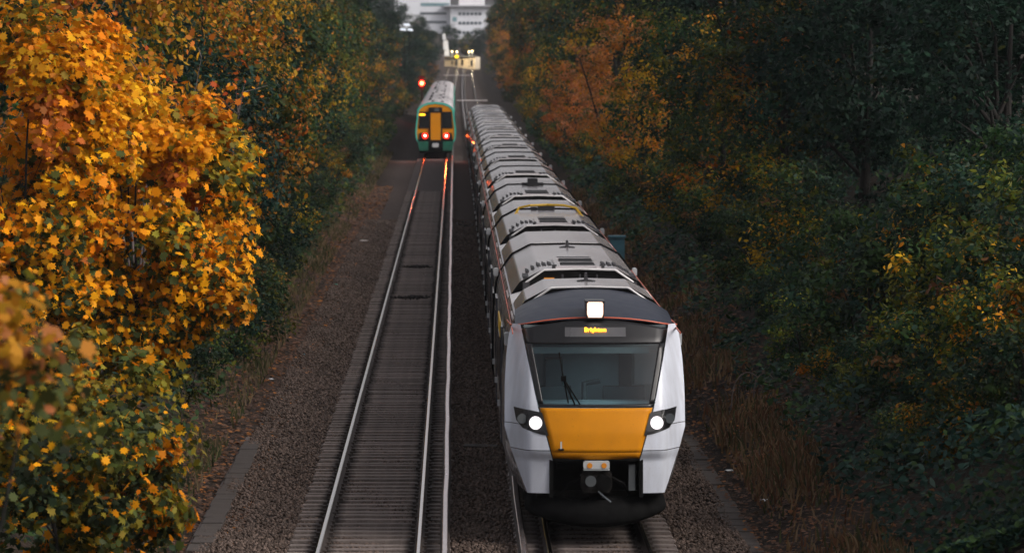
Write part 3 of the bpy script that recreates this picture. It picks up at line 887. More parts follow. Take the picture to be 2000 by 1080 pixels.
gwin = MB().box(-.02, .02, 0, 1.8, 1.9, 2.75).mesh('window', M['dark_glass'])
for k in range(10):
    car = empty('carriage', (0, k * 20.2, 0), parent=GT_)
    for nm, me in (('body_shell', gb), ('underframe', gunder)):
        link(nm, me, car)
    for yy in np.arange(1.2, 19.8, 1.55): link('roof_rib', grib, car, (0, float(yy), 0))
    for yy in (2.5, 3.6, 9.0, 14.5, 16.8): link('roof_vent', gvent, car, (random.choice((-.45, -.2, .2, .45)), yy, 0))
    if k < 9: link('gangway', ggang, car, (0, 20.0, 0))
    for s in (-1, 1):
        for yy in (2, 5, 8, 11, 14, 17):
            link('door_glint', gdot, car, (s * 1.25, yy, 3.1))
        for yy in (1.5, 4.2, 7.4, 10.4, 13.4, 16.6):
            link('window', gwin, car, (s * 1.325, yy, 0))

# ==================================================================== LINESIDE THINGS
def at(x, y, d):   # photo pixel at distance d -> world point
    return (( x - 888) * d / 9200, d, 7.5 - (y - 92) * d / 9200)
# red signal
sx_, sd_, sz_ = at(824, 163, 474)
sg = empty('railway_signal', (sx_, sd_, float(ground_z(sx_, sd_)))); tag(sg, 'red railway signal on a thin post left of the green train', 'signal')
b0 = float(ground_z(sx_, sd_))
MB().tube([(0, 0, 0), (0, 0, sz_ - b0 - .5)], .07, 8).build('post', M['black_matt'], sg)
hd = MB().box(-.3, .3, 0, .18, sz_ - b0 - .55, sz_ - b0 + .75, 0, .06).build('signal_head', M['black_matt'], sg)
ld_ = bpy.data.lights.new('signal_light', 'POINT'); ld_.energy = 220; ld_.color = (1, .04, .01); ld_.shadow_soft_size = .15
lo_ = bpy.data.objects.new('signal_light', ld_); COL.objects.link(lo_); lo_.parent = sg; lo_.location = (0, -.4, sz_ - b0)
MB().disc((0, sz_ - b0), .27, -.06, 20, 0, .05).build('lens', M['lamp_halo'], sg)  # this disc is the signal's red halo, put in as a glowing shape
MB().disc((0, sz_ - b0), .20, -.14, 20, 0, .07).build('lamp', M['lamp_red'], sg)
# platform lamps in the trees
lx, ld, lz = at(795, 52, 560)
lb = float(ground_z(lx, ld))
lp = empty('lamp_post', (lx, ld, lb)); tag(lp, 'twin post with three white lamp heads among the dark trees on the left', 'lamp post')
H_ = lz - lb
for x in (-.28, .28): MB().tube([(x, 0, 0), (x, 0, H_ - .5)], .05, 6).build('post', M['black_matt'], lp)
MB().box(-.4, .4, -.03, .03, H_ - .52, H_ - .46).build('crossbar', M['slate'], lp)
for (x, z, s_) in ((.0, .15, 1.2), (-.42, -.42, 1.0), (.40, -.45, .95)):
    mb = MB()
    mb.prism([(x - .36 * s_, H_ + z - .05), (x + .3 * s_, H_ + z - .14), (x + .36 * s_, H_ + z), (x + .2 * s_, H_ + z + .14), (x - .2 * s_, H_ + z + .2), (x - .36 * s_, H_ + z + .08)], -.3, .3)
    mb.build('lamp_head', M['lit_head'], lp)
# pale boards across the track beds
for (x0, x1, yy, d, lab) in ((893, 952, 201, 632, 'pale timber crossing boards over the right track behind the near train'), (866, 926, 147, 905, 'pale timber crossing boards over both tracks near the station')):
    a0 = at(x0, yy, d); a1 = at(x1, yy, d)
    z = float(rise(d)) + .03
    rt = empty('crossing_boards', ((a0[0] + a1[0]) / 2, d, z)); tag(rt, lab, 'boards')
    hw_ = (a1[0] - a0[0]) / 2
    for i in range(4):
        MB().box(-hw_, hw_, i * .95, i * .95 + .9, -.02, .05 + .008 * (i % 2)).build('board', M['pale_board'], rt)
# hose coil between the tracks
mb = MB(); c = at(900, 430, 69000 / 338)
pts = []
for i in range(40):
    t = i / 39
    a_ = t * 6.6
    r_ = .28 + .09 * math.sin(a_ * 1.7)
    pts.append((.42 + r_ * 1.0 * math.cos(a_ + 1.5), 204 + r_ * 8 * math.sin(a_ + 1.5), -.17 + .03 * math.sin(i)))
mb.tube(pts, .028, 6)
o = mb.build('cable_coil', M['cable']); tag(o, 'loose black cable loop lying on ballast between the tracks', 'cable')
# planks
def plank(x0, x1, yy, lab, m_, th=.07, ln=.5):
    d = 69000 / (yy - 92)
    a0, a1 = at(x0, yy, d), at(x1, yy, d)
    mb = MB().box(-(a1[0] - a0[0]) / 2, (a1[0] - a0[0]) / 2, -ln / 2, ln / 2, 0, th, 0, .012)
    mb.tube([(-.1, 0, th), (.1, 0, th)], .01, 4)
    o = mb.build('plank', m_, loc=((a0[0] + a1[0]) / 2, d, -.2)); o.rotation_euler = (0, .02, -.05)
    tag(o, lab, 'plank')
plank(905, 972, 857, 'dark timber plank on ballast left of the yellow nosed train', M['timber'])
plank(920, 998, 1072, 'worn plank across ballast at the bottom edge of the view', M['concrete'], .06, .35)
# relay cabinet behind right side
cx, cd, cz = at(1205, 470, 150)
cb = float(ground_z(cx, cd))
kb = empty('equipment_cabinet', (cx, cd, cb)); tag(kb, 'blue-grey metal cabinet beside the train on the right verge', 'cabinet')
MB().box(-.24, .24, -.25, .25, -.1, cz - cb + .1, 0, .02).build('case', M['blue_box'], kb)
MB().box(-.28, .28, -.3, .3, cz - cb + .1, cz - cb + .16, 0, .01).build('lid', M['blue_box'], kb)
MB().box(-.2, .2, -.27, -.252, .1, cz - cb).build('door', M['blue_box'], kb)
# litter
def litter(name, x, yy, lab, m_, kind, zup=.02):
    d = 69000 / (yy - 92); X = (x - 888) * d / 9200
    mb = MB()
    if kind == 'bottle':
        mb.tube([(-.12, 0, .03), (.06, 0, .03), (.1, 0, .03), (.14, 0, .03)], [.035, .035, .014, .014], 8)
    elif kind == 'slab':
        mb.prism([(-.22, 0), (.2, 0), (.24, .05), (.1, .09), (-.15, .1), (-.25, .05)], -.3, .3)
    else:
        mb.grid([[(-.09 + .06 * i + .02 * math.sin(j * 2), -.1 + .07 * j, .02 + .05 * abs(math.sin(i * 1.9 + j * 1.3))) for i in range(4)] for j in range(4)])
    o = mb.build(name, m_, loc=(X, d, float(ground_z(X, d)) + zup + .06)); o.rotation_euler = (0, 0, random.uniform(-1, 1)); o.scale = (.65, .65, .65)
    tag(o, lab, 'litter')
litter('stone_slab', 712, 462, 'pale flat stone on the left verge beside the bushes', M['pale_board'], 'slab')
litter('plastic_bottle', 657, 545, 'small teal plastic bottle on leaf litter left of the track', M['teal_paint'], 'bottle')
litter('crumpled_bag', 592, 680, 'blue crumpled bag under the dark bush on the left', M['blue_box'], 'bag')
litter('paper_scrap', 528, 727, 'white paper scrap beside the yellow maple on the left verge', M['white_wall'], 'bag')
litter('paper_scrap', 1497, 985, 'white paper scrap on the right verge nearest the camera', M['white_wall'], 'bag')
litter('paper_scrap', 1425, 912, 'white paper scrap on the right verge beside the train headlight', M['white_wall'], 'bag')

# dark oily debris lying in the four foot of the left track
for i, (x, yy, lab) in enumerate(((815, 513, 'dark debris clump between the left rails, the farther one'), (806, 572, 'dark debris clump between the left rails, the nearer one'))):
    d = 69000 / (yy - 92)
    o = link('debris_clump', stones(150, (-1.7, -.95), (d - .5, d + .5), .05, lambda x_, d_: -.16 + .05 * rng.random(len(x_)), 'debris_clump', True, ((.006, .005, .005), (.03, .024, .02)), 1.0))
    tag(o, lab, 'debris', None, 'stuff')

# ==================================================================== STATION AND OFFICES
SD = 1010
def P3(x, y): return at(x, y, SD)
st = empty('station_building', (P3(898, 133)[0], SD, P3(898, 133)[2])); tag(st, 'cream station building with dark doorways at the far end of the tracks', 'building')
ox, oz = st.location.x, st.location.z
def sx(x): return P3(x, 0)[0] - ox
def szz(y): return P3(0, y)[2] - oz
n_ = 14
P = []
for j in range(n_ + 1):
    x = 868 + (928 - 868) * j / n_
    yb = 130 + 7 * (j / n_) ** 1.5; ytp = 112 - 1.5 * math.sin(j / n_ * 3)
    cv = -2.5 * (j / n_)
    P.append([(sx(x), cv, szz(yb)), (sx(x), cv, szz(ytp))])
wl = MB().grid(P)
Pb = [[(p[0], p[1] + .01, p[2]) for p in row] for row in P]
wall = wl.build('wall', M['cream'], st)
solidify(wall, -3.0)
for x0, x1, y0, y1 in ((882, 885, 119, 126), (889, 894, 118, 128), (901, 905, 117, 128), (919, 923, 118, 129)):
    j = (x0 - 868) / 60
    MB().box(sx(x0), sx(x1), -2.5 * j - .35, -2.5 * j + .2, szz(y1), szz(y0)).build('doorway', M['black_matt'], st)
MB().box(sx(868), sx(930), -3.2, 4, szz(111.2), szz(109.8)).build('canopy_roof', M['slate'], st)
MB().box(sx(868), sx(926), -2.9, -2.2, szz(140), szz(137.5)).build('platform_edge', M['concrete'], st)
sgn = empty('station_sign', P3(892, 111)); sgn.location.y -= 6; tag(sgn, 'bright yellow lit sign above the station doorway', 'sign')
MB().box(-.40, .40, -.08, .08, -.28, .28, 0, .1).build('sign_panel', M['sign_lit'], sgn); MB().tube([(0, 0, -2.6), (0, 0, -.28)], .05, 6).build('post', M['slate'], sgn)
for i, (x, y, lab) in enumerate(((883, 101, 'leftmost warm lamp above the station'), (892.5, 101.5, 'second warm station lamp, straight above the yellow sign'), (916, 101.5, 'third warm station lamp from the left, near the right trees'), (922, 100.5, 'rightmost warm station lamp beside the right hand trees'))):
    p = P3(x, y)
    l_ = empty('station_lamp', (p[0], SD - 5, p[2])); tag(l_, lab, 'lamp', 'lamps above the far station')
    MB().tube([(0, .1, -3.4), (0, .1, .05)], .05, 6).build('post', M['slate'], l_)
    MB().disc((0, 0), .15, -.1, 12, 0, .2).build('lamp', M['warm_lamp'], l_)
    ld_ = bpy.data.lights.new('lamp_light', 'POINT'); ld_.energy = 160; ld_.color = (1, .8, .5); ld_.shadow_soft_size = .2
    lo_ = bpy.data.objects.new('lamp_light', ld_); COL.objects.link(lo_); lo_.parent = l_; lo_.location = (0, -.5, -.4)
# white stepped stair enclosure
sc = empty('stair_tower', P3(872, 112)); tag(sc, 'white stepped stair enclosure left of the cream station building', 'stairs')
for (x0, x1, y0, y1, dy) in ((868, 878, 96, 114, 0), (866, 876, 79, 97.5, 1.5), (864.5, 871, 66, 78, 4)):
    a0, a1 = P3(x0, y1), P3(x1, y0); p0 = sc.location
    wv = a1[0] - a0[0]
    MB().prism([(a0[0] - p0.x, a0[2] - p0.z), (a1[0] - p0.x, a0[2] - p0.z), (a1[0] - p0.x - .08, a1[2] - p0.z - .25), (a1[0] - p0.x - .25 * wv, a1[2] - p0.z), (a0[0] - p0.x, a1[2] - p0.z - .05)], dy, dy + 2.5).build('stair_panel', M['white_wall'], sc)
# office
OD = 1800
def PO(x, y): return at(x, y, OD)
def office(name, lab, x0, x1, ytop, ybot, dep, dy, wins, m_wall, extra=None):
    a0, a1 = PO(x0, ybot), PO(x1, ytop)
    root = empty(name, (a0[0], OD + dy, a0[2])); tag(root, lab, 'building')
    W, Hh = a1[0] - a0[0], a1[2] - a0[2]
    MB().box(0, W, 0, dep, 0, Hh).build('wall', m_wall, root)
    for (wx0, wx1, wy0, wy1, key) in wins:
        b0_, b1_ = PO(wx0, wy1), PO(wx1, wy0)
        u0, u1, v0, v1 = b0_[0] - a0[0], b1_[0] - a0[0], b0_[2] - a0[2], b1_[2] - a0[2]
        f = MB().box(u0 - .1, u1 + .1, -.10, .05, v0 - .12, v1 + .12).build('window', M['office_trim'], root)
        MB().box(u0, u1, -.16, -.08, v0, v1).build('pane', M[key], f)
    return root, a0, W, Hh
wins = []
for row, yy in enumerate((28, 46, 64.5)):
    for k in range(6):
        x = 898.5 + k * 7.75
        wins.append((x - 2.4, x + 2.4, yy - 2.4, yy + 2.4, 'office_win'))
wins.append((884.5, 892, 34.5, 42.5, 'office_band'))
rt, a0, W, Hh = office('office_block', 'white office block with rows of square dark windows right of the wing', 880, 960, 13, 100, 18, 0, wins, M['office_white'])
MB().box(-2.6, W + 1, -2.2, 6, Hh - .2, Hh + .35).build('roof_overhang', M['office_trim'], rt)
MB().box(3.2, W - 2.5, 3, 16, Hh + .35, Hh + 6.5).build('upper_storey', M['office_sky'], rt)
wins = []
for yy, xa in ((27, 826), (44, 842)):
    for k in range(16):
        x = 822 + k * 3.25
        if x > 872: break
        wins.append((x - 1.2, x + 1.2, yy - 2.1, yy + 2.1, 'office_win'))
for k in range(15):
    x = 824 + k * 3.7
    wins.append((x - 1.6, x + 1.6, 7.2, 12.5, 'office_band'))
wins.append((879, 889, 5.5, 9.5, 'office_win'))
rt, a0, W, Hh = office('office_wing', 'white office wing with long ribbon windows behind the dark trees', 770, 879.5, -2, 100, 20, 4, wins[:-1], M['office_white'])
MB().box(0, W + 5, 2, 18, Hh, Hh + 5).build('upper_storey', M['office_sky'], rt)

# ==================================================================== VEGETATION
MAPLE = np.array([(0, -.46), (.12, -.28), (.37, -.35), (.33, -.12), (.55, .10), (.30, .13), (.33, .36), (.12, .29), (0, .58), (-.12, .29), (-.33, .36), (-.30, .13), (-.55, .10), (-.33, -.12), (-.37, -.35), (-.12, -.28)])
OVAL = np.array([(0, -.5), (.3, -.12), (.26, .2), (0, .55), (-.26, .2), (-.3, -.12)])
DIAM = np.array([(0, -.5), (.36, .02), (0, .55), (-.36, .02)])

def leaves(pos, nrm, size, shape, col, name, m_):
    n, k = len(pos), len(shape)
    nrm = nrm / np.linalg.norm(nrm, axis=1, keepdims=True)
    rv = rng.normal(size=(n, 3))
    t = np.cross(nrm, rv); t /= np.linalg.norm(t, axis=1, keepdims=True) + 1e-9
    b = np.cross(nrm, t)
    s = (size * rng.uniform(.5, 1.35, n))[:, None, None]
    fold = -(np.abs(shape[:, 0]) * .35)[None, :, None] * rng.uniform(-.3, 1.3, (n, 1, 1))
    curl = -(np.abs(shape[:, 1]) ** 2 * .5)[None, :, None] * rng.uniform(-.4, 1.6, (n, 1, 1))
    Vv = pos[:, None, :] + s * (t[:, None, :] * shape[None, :, 0:1] * rng.uniform(.55, 1.1, (n, 1, 1)) + b[:, None, :] * shape[None, :, 1:2] + nrm[:, None, :] * (fold + curl))
    F = np.arange(n * k).reshape(n, k)
    return np_mesh(name, Vv.reshape(-1, 3), F, m_, col)

def crown_points(n, rad, zc, nclump, cr, seed, shell=.55, squash=1.0, bottom=-.85, droop=0.0):
    """clumped leaf positions in an ellipsoid rad=(rx,ry,rz) centred at height zc"""
    r = np.random.default_rng(seed)
    d = r.normal(size=(nclump, 3)); d /= np.linalg.norm(d, axis=1, keepdims=True)
    d[:, 2] = np.where(d[:, 2] < bottom, -d[:, 2] * .5, d[:, 2])
    rr = shell + (1 - shell) * r.random(nclump) ** .7
    rr *= r.uniform(.82, 1.12, nclump)
    C = d * rr[:, None] * np.array(rad)
    wgt = r.uniform(.5, 1.5, nclump); wgt /= wgt.sum()
    ci = r.choice(nclump, n, p=wgt)
    q = r.normal(size=(n, 3)); q /= np.linalg.norm(q, axis=1, keepdims=True)
    q *= (r.random(n) ** .45)[:, None]
    cs = cr * r.uniform(.6, 1.4, nclump)
    p = C[ci] + q * cs[ci][:, None] * np.array([1, 1, .75])
    p[:, 2] -= droop * r.random(n) * cs[ci]
    nr = .55 * q + .35 * d[ci] + np.array([0, 0, .45]) + r.normal(size=(n, 3)) * .55
    p[:, 2] += zc
    return p, nr, ci, C + np.array([0, 0, zc]), d

def palette_cols(ci, ncl, pal, wts, seed, jit=.25, mixp=.3):
    r = np.random.default_rng(seed)
    pal = np.array(pal, float); wts = np.array(wts, float); wts /= wts.sum()
    base = r.choice(len(pal), ncl, p=wts)
    idx = base[ci]
    sw = r.random(len(ci)) < mixp
    idx = np.where(sw, r.choice(len(pal), len(ci), p=wts), idx)
    c = pal[idx] * (1 + r.uniform(-jit, jit, (len(ci), 1))) * (1 + r.uniform(-.1, .1, (len(ci), 3)))
    cb = r.uniform(.75, 1.25, ncl)[ci][:, None]
    return np.clip(c * cb, .004, .95)

def trunk_mesh(name, h, r0, C, zc, seed, nb=9, m_=None, multi=1):
    r = random.Random(seed)
    mb = MB()
    for k in range(multi):
        a = r.uniform(0, 6.28); lean = .25 * (k > 0) + .08
        top = zc + .3 * h * .5
        pts = [(0.15 * k * math.cos(a) + lean * t * top * math.cos(a) + .06 * math.sin(t * 5 + k), 0.15 * k * math.sin(a) + lean * t * top * math.sin(a) + .06 * math.cos(t * 4), -.4 + t * (top + .4)) for t in [i / 6 for i in range(7)]]
        mb.tube(pts, [r0 * (1 - .75 * i / 6) / (1 + .3 * k) for i in range(7)], 7)
    idx = list(range(len(C))); r.shuffle(idx)
    for i in idx[:nb]:
        c = C[i]; z0 = max(.5, min(c[2] * .55, zc * .8))
        p0 = (0, 0, z0); mid = (c[0] * .45 + r.uniform(-.2, .2), c[1] * .45 + r.uniform(-.2, .2), z0 + (c[2] - z0) * .6)
        mb.tube([p0, mid, tuple(c)], [r0 * .38, r0 * .22, r0 * .06], 5, cap=False)
    return mb.mesh(name, m_ or M['bark'], True)

YEL = [(.84, .34, .008), (.80, .255, .006), (.72, .36, .012), (.24, .19, .02), (.07, .085, .02), (.42, .12, .02), (.03, .045, .022)]
KIND = {}
def make_kind(key, n, rad, zc, ncl, cr, shape, size, pal, wts, h, r0, seed, variants=2, shell=.5, mixp=.3, multi=1, nb=9, bottom=-.85, jit=.25):
    L_ = []
    for v in range(variants):
        p, nr, ci, C, d = crown_points(n, rad, zc, ncl, cr, seed + v * 17, shell, bottom=bottom)
        col = palette_cols(ci, ncl, pal, wts, seed + v * 5 + 1, mixp=mixp, jit=jit)
        cm = leaves(p, nr, size, shape, col, 'crown', M['leaf'])
        tm_ = trunk_mesh('trunk', h, r0, C, zc, seed + v, nb, multi=multi)
        L_.append((cm, tm_))
    KIND[key] = L_
# unit trees are built at real size for about 100 m and scaled when placed
DG, MG, OL = (.013, .036, .022), (.032, .062, .019), (.10, .105, .013)
AM, OR, RU, BR = (.42, .22, .012), (.50, .17, .010), (.52, .18, .045), (.15, .075, .03)
make_kind('green_gold', 9000, (2.6, 2.6, 3.6), 4.2, 90, .75, OVAL, .17, [DG, MG, OL, AM, OR], [4, 3.6, 2.2, 1.1, .4], 8, .16, 100, bottom=-1.1)
make_kind('evergreen', 9500, (2.8, 2.8, 4.0), 4.6, 90, .8, OVAL, .17, [(.008, .022, .016), (.013, .036, .024), (.024, .056, .036), (.05, .06, .012)], [4, 4, 1.6, .25], 9, .18, 200, bottom=-1.1)
make_kind('amber', 8500, (2.5, 2.5, 3.6), 4.2, 85, .7, OVAL, .17, [AM, OR, OL, MG, RU], [3, 2, 2, 1.5, 1.2], 8, .15, 300, bottom=-1.1)
make_kind('rust', 9500, (2.6, 2.4, 3.9), 4.2, 120, .55, OVAL, .14, [RU, (.30, .11, .035), OR, (.46, .20, .09), OL], [3, 1.5, 2, 2.4, .5], 8, .12, 400, multi=3, bottom=-1.1)
make_kind('tall_mixed', 11000, (3.2, 3.0, 5.4), 7.0, 110, 1.0, DIAM, .27, [DG, MG, OL, BR, RU, AM], [4, 3, 2, .8, .4, .5], 12, .22, 500, bottom=-1.1)
make_kind('tall_dark', 11000, (3.4, 3.2, 5.6), 7.2, 110, 1.05, DIAM, .27, [(.009, .024, .016), DG, MG, BR], [4, 3, 1.5, .15], 12, .24, 600, bottom=-1.1)
make_kind('shrub', 4200, (1.5, 1.4, 1.3), 1.25, 45, .5, OVAL, .13, [DG, MG, (.03, .05, .03), OL, BR], [3, 3, 2, 1, .4], 2, .06, 700, multi=3, bottom=-1.1, nb=6)
make_kind('gold_shrub', 4200, (1.5, 1.4, 1.5), 1.35, 45, .5, OVAL, .13, [OL, AM, MG, OR, DG], [3, 2, 2.2, .8, 2], 2, .06, 800, multi=3, bottom=-1.1, nb=6)

PLACED = []
DESC = {'green_gold': ('autumn_tree', 'tree', 'green tree turning gold'), 'evergreen': ('evergreen_tree', 'tree', 'dark leaved evergreen tree'), 'amber': ('amber_tree', 'tree', 'amber and olive autumn tree'),
        'rust': ('rust_tree', 'tree', 'rust brown autumn tree'), 'tall_mixed': ('tall_tree', 'tree', 'tall tree with mixed green and brown crown'), 'tall_dark': ('tall_dark_tree', 'tree', 'tall very dark green tree'),
        'shrub': ('green_shrub', 'shrub', 'low dark green leafy shrub'), 'gold_shrub': ('golden_shrub', 'shrub', 'low shrub with gold and olive leaves')}
def plant(kind, X, d, s=1.0, sz=None, z=None, label=None, v=None):
    nm, cat, ds_ = DESC[kind]
    cm, tm_ = KIND[kind][(v if v is not None else random.randrange(2))]
    X2 = X + float(lat(d))
    zz = float(ground_z(X, d)) if z is None else z
    root = empty(nm, (X2, d, zz), random.uniform(0, 6.28))
    root.scale = (s, s, sz or s)
    link('trunk', tm_, root); link('crown', cm, root)
    PLACED.append((root, kind, X, d, cat, ds_, label))
    return root

# ---- left bank
Lp = [
 ('evergreen', -6.6, 118, .80, .85), ('green_gold', -6.5, 126, .9, 1.0), ('amber', -8.6, 112, 1.0, 1.15), ('evergreen', -5.9, 134, .6, .55),
 ('amber', -7.6, 140, 1.0, 1.2), ('green_gold', -6.9, 156, .95, 1.1), ('green_gold', -8.8, 150, 1.2, 1.3), ('amber', -7.2, 174, .95, 1.15), ('green_gold', -7.5, 192, 1.0, 1.2),
 ('amber', -9.5, 185, 1.2, 1.4), ('evergreen', -7.2, 212, .85, .9), ('green_gold', -8.4, 228, 1.1, 1.25), ('green_gold', -7.7, 252, 1.0, 1.1), ('tall_mixed', -10, 250, 1.0, 1.0),
 ('green_gold', -7.8, 280, 1.0, 1.15), ('tall_dark', -11, 295, 1.0, 1.05), ('tall_mixed', -8.8, 330, .85, .85), ('evergreen', -7.4, 365, .75, .7), ('tall_mixed', -10, 375, 1.05, 1.1),
 ('amber', -7.4, 410, .75, .7), ('tall_dark', -11, 430, 1.1, 1.15), ('tall_mixed', -9.5, 455, .9, .85), ('green_gold', -6.9, 480, .7, .65), ('tall_mixed', -8.6, 530, .8, .75), ('evergreen', -6.2, 560, .6, .5),
 ('tall_dark', -9.8, 600, 1.1, .85), ('tall_dark', -7.6, 640, 1.0, .68), ('evergreen', -5.8, 655, .7, .65), ('amber', -5.6, 700, .6, .6), ('tall_dark', -6.4, 730, .85, .76), ('evergreen', -4.8, 790, .75, .75), ('tall_mixed', -7.5, 830, 1.1, .66), ('amber', -4.6, 860, .5, .45),
 ('tall_dark', -6.2, 915, .95, .72), ('tall_dark', -11.5, 930, 1.1, .7), ('tall_dark', -15, 700, 1.3, 1.3), ('tall_mixed', -13, 500, 1.2, 1.2),
 ('tall_dark', -11, 140, .9, .9), ('tall_mixed', -11.5, 165, .9, .95), ('tall_dark', -12, 200, .95, 1.0), ('tall_mixed', -12.5, 225, 1.0, 1.05), ('tall_dark', -12.5, 270, 1.0, 1.05), ('tall_mixed', -13.5, 330, 1.0, 1.1), ('tall_dark', -14, 390, 1.1, 1.15), ('tall_dark', -10.5, 122, .85, .9), ('tall_mixed', -13.5, 128, .9, .9),
]
for k, X, d, s, sz in Lp: plant(k, X, d, s, sz)
for k, X, d, s in (('shrub', -5.3, 112, .7), ('shrub', -5.2, 122, .75), ('gold_shrub', -5.5, 130, .6), ('shrub', -5.6, 150, .7), ('gold_shrub', -5.8, 168, .7), ('shrub', -6.0, 185, .8), ('shrub', -6.0, 205, .75), ('gold_shrub', -6.2, 235, .8), ('shrub', -6.2, 265, .9), ('shrub', -6.4, 300, .9), ('gold_shrub', -6.6, 345, .9), ('shrub', -6.3, 390, .9), ('shrub', -6.0, 440, .9), ('gold_shrub', -5.8, 500, 1.0), ('shrub', -5.4, 610, 1.0), ('shrub', -4.9, 690, .9), ('gold_shrub', -4.6, 760, .9), ('shrub', -6.0, 102, .8), ('shrub', -5.6, 96, .6)):
    plant(k, X, d, s)
# ---- right bank
Rp = [
 ('rust', 7.6, 215, 1.05, 1.0), ('rust', 6.6, 262, .8, .8), ('green_gold', 8.2, 172, .95, .95), ('amber', 7.4, 186, .6, .7), ('green_gold', 8.3, 146, .8, .75), ('green_gold', 9.3, 132, .9, .85),
 ('evergreen', 9.4, 158, 1.0, 1.1), ('evergreen', 10.4, 130, 1.1, 1.0), ('evergreen', 9.6, 112, .9, .9), ('evergreen', 11.3, 106, 1.1, 1.0), ('tall_dark', 13.0, 122, .9, .85), ('evergreen', 12.2, 98, 1.1, 1.0), ('tall_dark', 14.5, 104, .9, .9), ('evergreen', 10.6, 92, .8, .7),
 ('tall_dark', 11.8, 150, .9, .9), ('tall_dark', 11.5, 178, .9, .95), ('evergreen', 9.5, 196, 1.0, 1.2), ('tall_mixed', 10.5, 222, .9, .95), ('tall_dark', 12.2, 210, 1.0, 1.0), ('tall_dark', 13.2, 165, 1.0, 1.0),
 ('tall_mixed', 9.2, 270, .85, .9), ('green_gold', 7.5, 300, .9, 1.0), ('tall_dark', 11.0, 300, 1.0, 1.05), ('green_gold', 7.3, 340, .85, .95), ('tall_mixed', 9.4, 350, .9, 1.0), ('amber', 7.0, 385, .7, .8), ('tall_mixed', 8.6, 410, .85, .95), ('green_gold', 6.9, 440, .75, .8),
 ('tall_dark', 10.5, 430, 1.1, 1.15), ('tall_mixed', 8.4, 480, .9, .95), ('amber', 7.0, 510, .75, .9), ('tall_mixed', 8.8, 560, .95, 1.05), ('green_gold', 6.8, 600, .8, .9), ('rust', 7.2, 640, .9, 1.1), ('tall_mixed', 8.8, 670, 1.0, 1.15), ('green_gold', 6.7, 720, .8, .85),
 ('tall_mixed', 8.0, 780, .95, 1.05), ('tall_dark', 9.5, 840, 1.1, 1.2), ('tall_mixed', 7.8, 880, .8, .9), ('rust', 7.4, 930, .8, .9), ('tall_dark', 8.8, 970, .9, .9), ('tall_dark', 12.5, 560, 1.2, 1.2), ('tall_dark', 13.5, 360, 1.1, 1.1), ('tall_dark', 14.5, 260, 1.1, 1.05), ('tall_dark', 15.5, 140, 1.0, 1.0), ('tall_dark', 17, 125, 1.0, 1.0), ('tall_dark', 15.5, 190, 1.0, 1.0),
]
for k, X, d, s, sz in Rp: plant(k, X, d, s, sz)
for k, X, d, s in (('shrub', 7.6, 86, .9), ('gold_shrub', 8.6, 80, .8), ('shrub', 9.6, 84, .9), ('gold_shrub', 8.4, 72, .7), ('shrub', 7.4, 74, .75), ('shrub', 8.0, 96, .9), ('gold_shrub', 9.4, 92, .9), ('gold_shrub', 7.9, 108, .8), ('shrub', 7.3, 116, .85), ('shrub', 8.6, 118, .9), ('gold_shrub', 8.4, 128, 1.0), ('shrub', 7.4, 136, .8), ('gold_shrub', 7.6, 152, .9), ('shrub', 7.4, 166, .8), ('shrub', 7.0, 192, .8), ('gold_shrub', 7.0, 240, .8), ('shrub', 6.8, 285, .9), ('shrub', 6.6, 330, .9), ('gold_shrub', 6.6, 420, .9), ('shrub', 6.6, 540, 1.0), ('shrub', 9.2, 74, .6), ('gold_shrub', 7.2, 68, .5), ('shrub', 10.4, 80, .8), ('shrub', 8.0, 66, .7), ('gold_shrub', 9.0, 67, .8), ('shrub', 7.0, 79, .5), ('shrub', 6.9, 92, .6), ('shrub', 7.0, 103, .6), ('shrub', 6.7, 70, .4), ('gold_shrub', 7.7, 76, .6), ('shrub', 8.6, 74, .9), ('shrub', 9.8, 76, .9), ('shrub', 8.9, 86, 1.0), ('gold_shrub', 6.9, 86, .45), ('shrub', 10.6, 86, .9)):
    plant(k, X, d, s)
# ---- trees behind the station and hiding the horizon
for X, d, s, k in ((-2.5, 1120, .75, 'tall_dark'), (1.5, 1130, .6, 'tall_mixed'), (4.6, 1120, .65, 'tall_dark'), (8.5, 1100, .9, 'tall_mixed'), (-9, 1100, .72, 'tall_dark'), (13, 1080, 1.2, 'tall_dark'), (-16, 1100, 1.4, 'tall_dark')):
    plant(k, X, d, s)

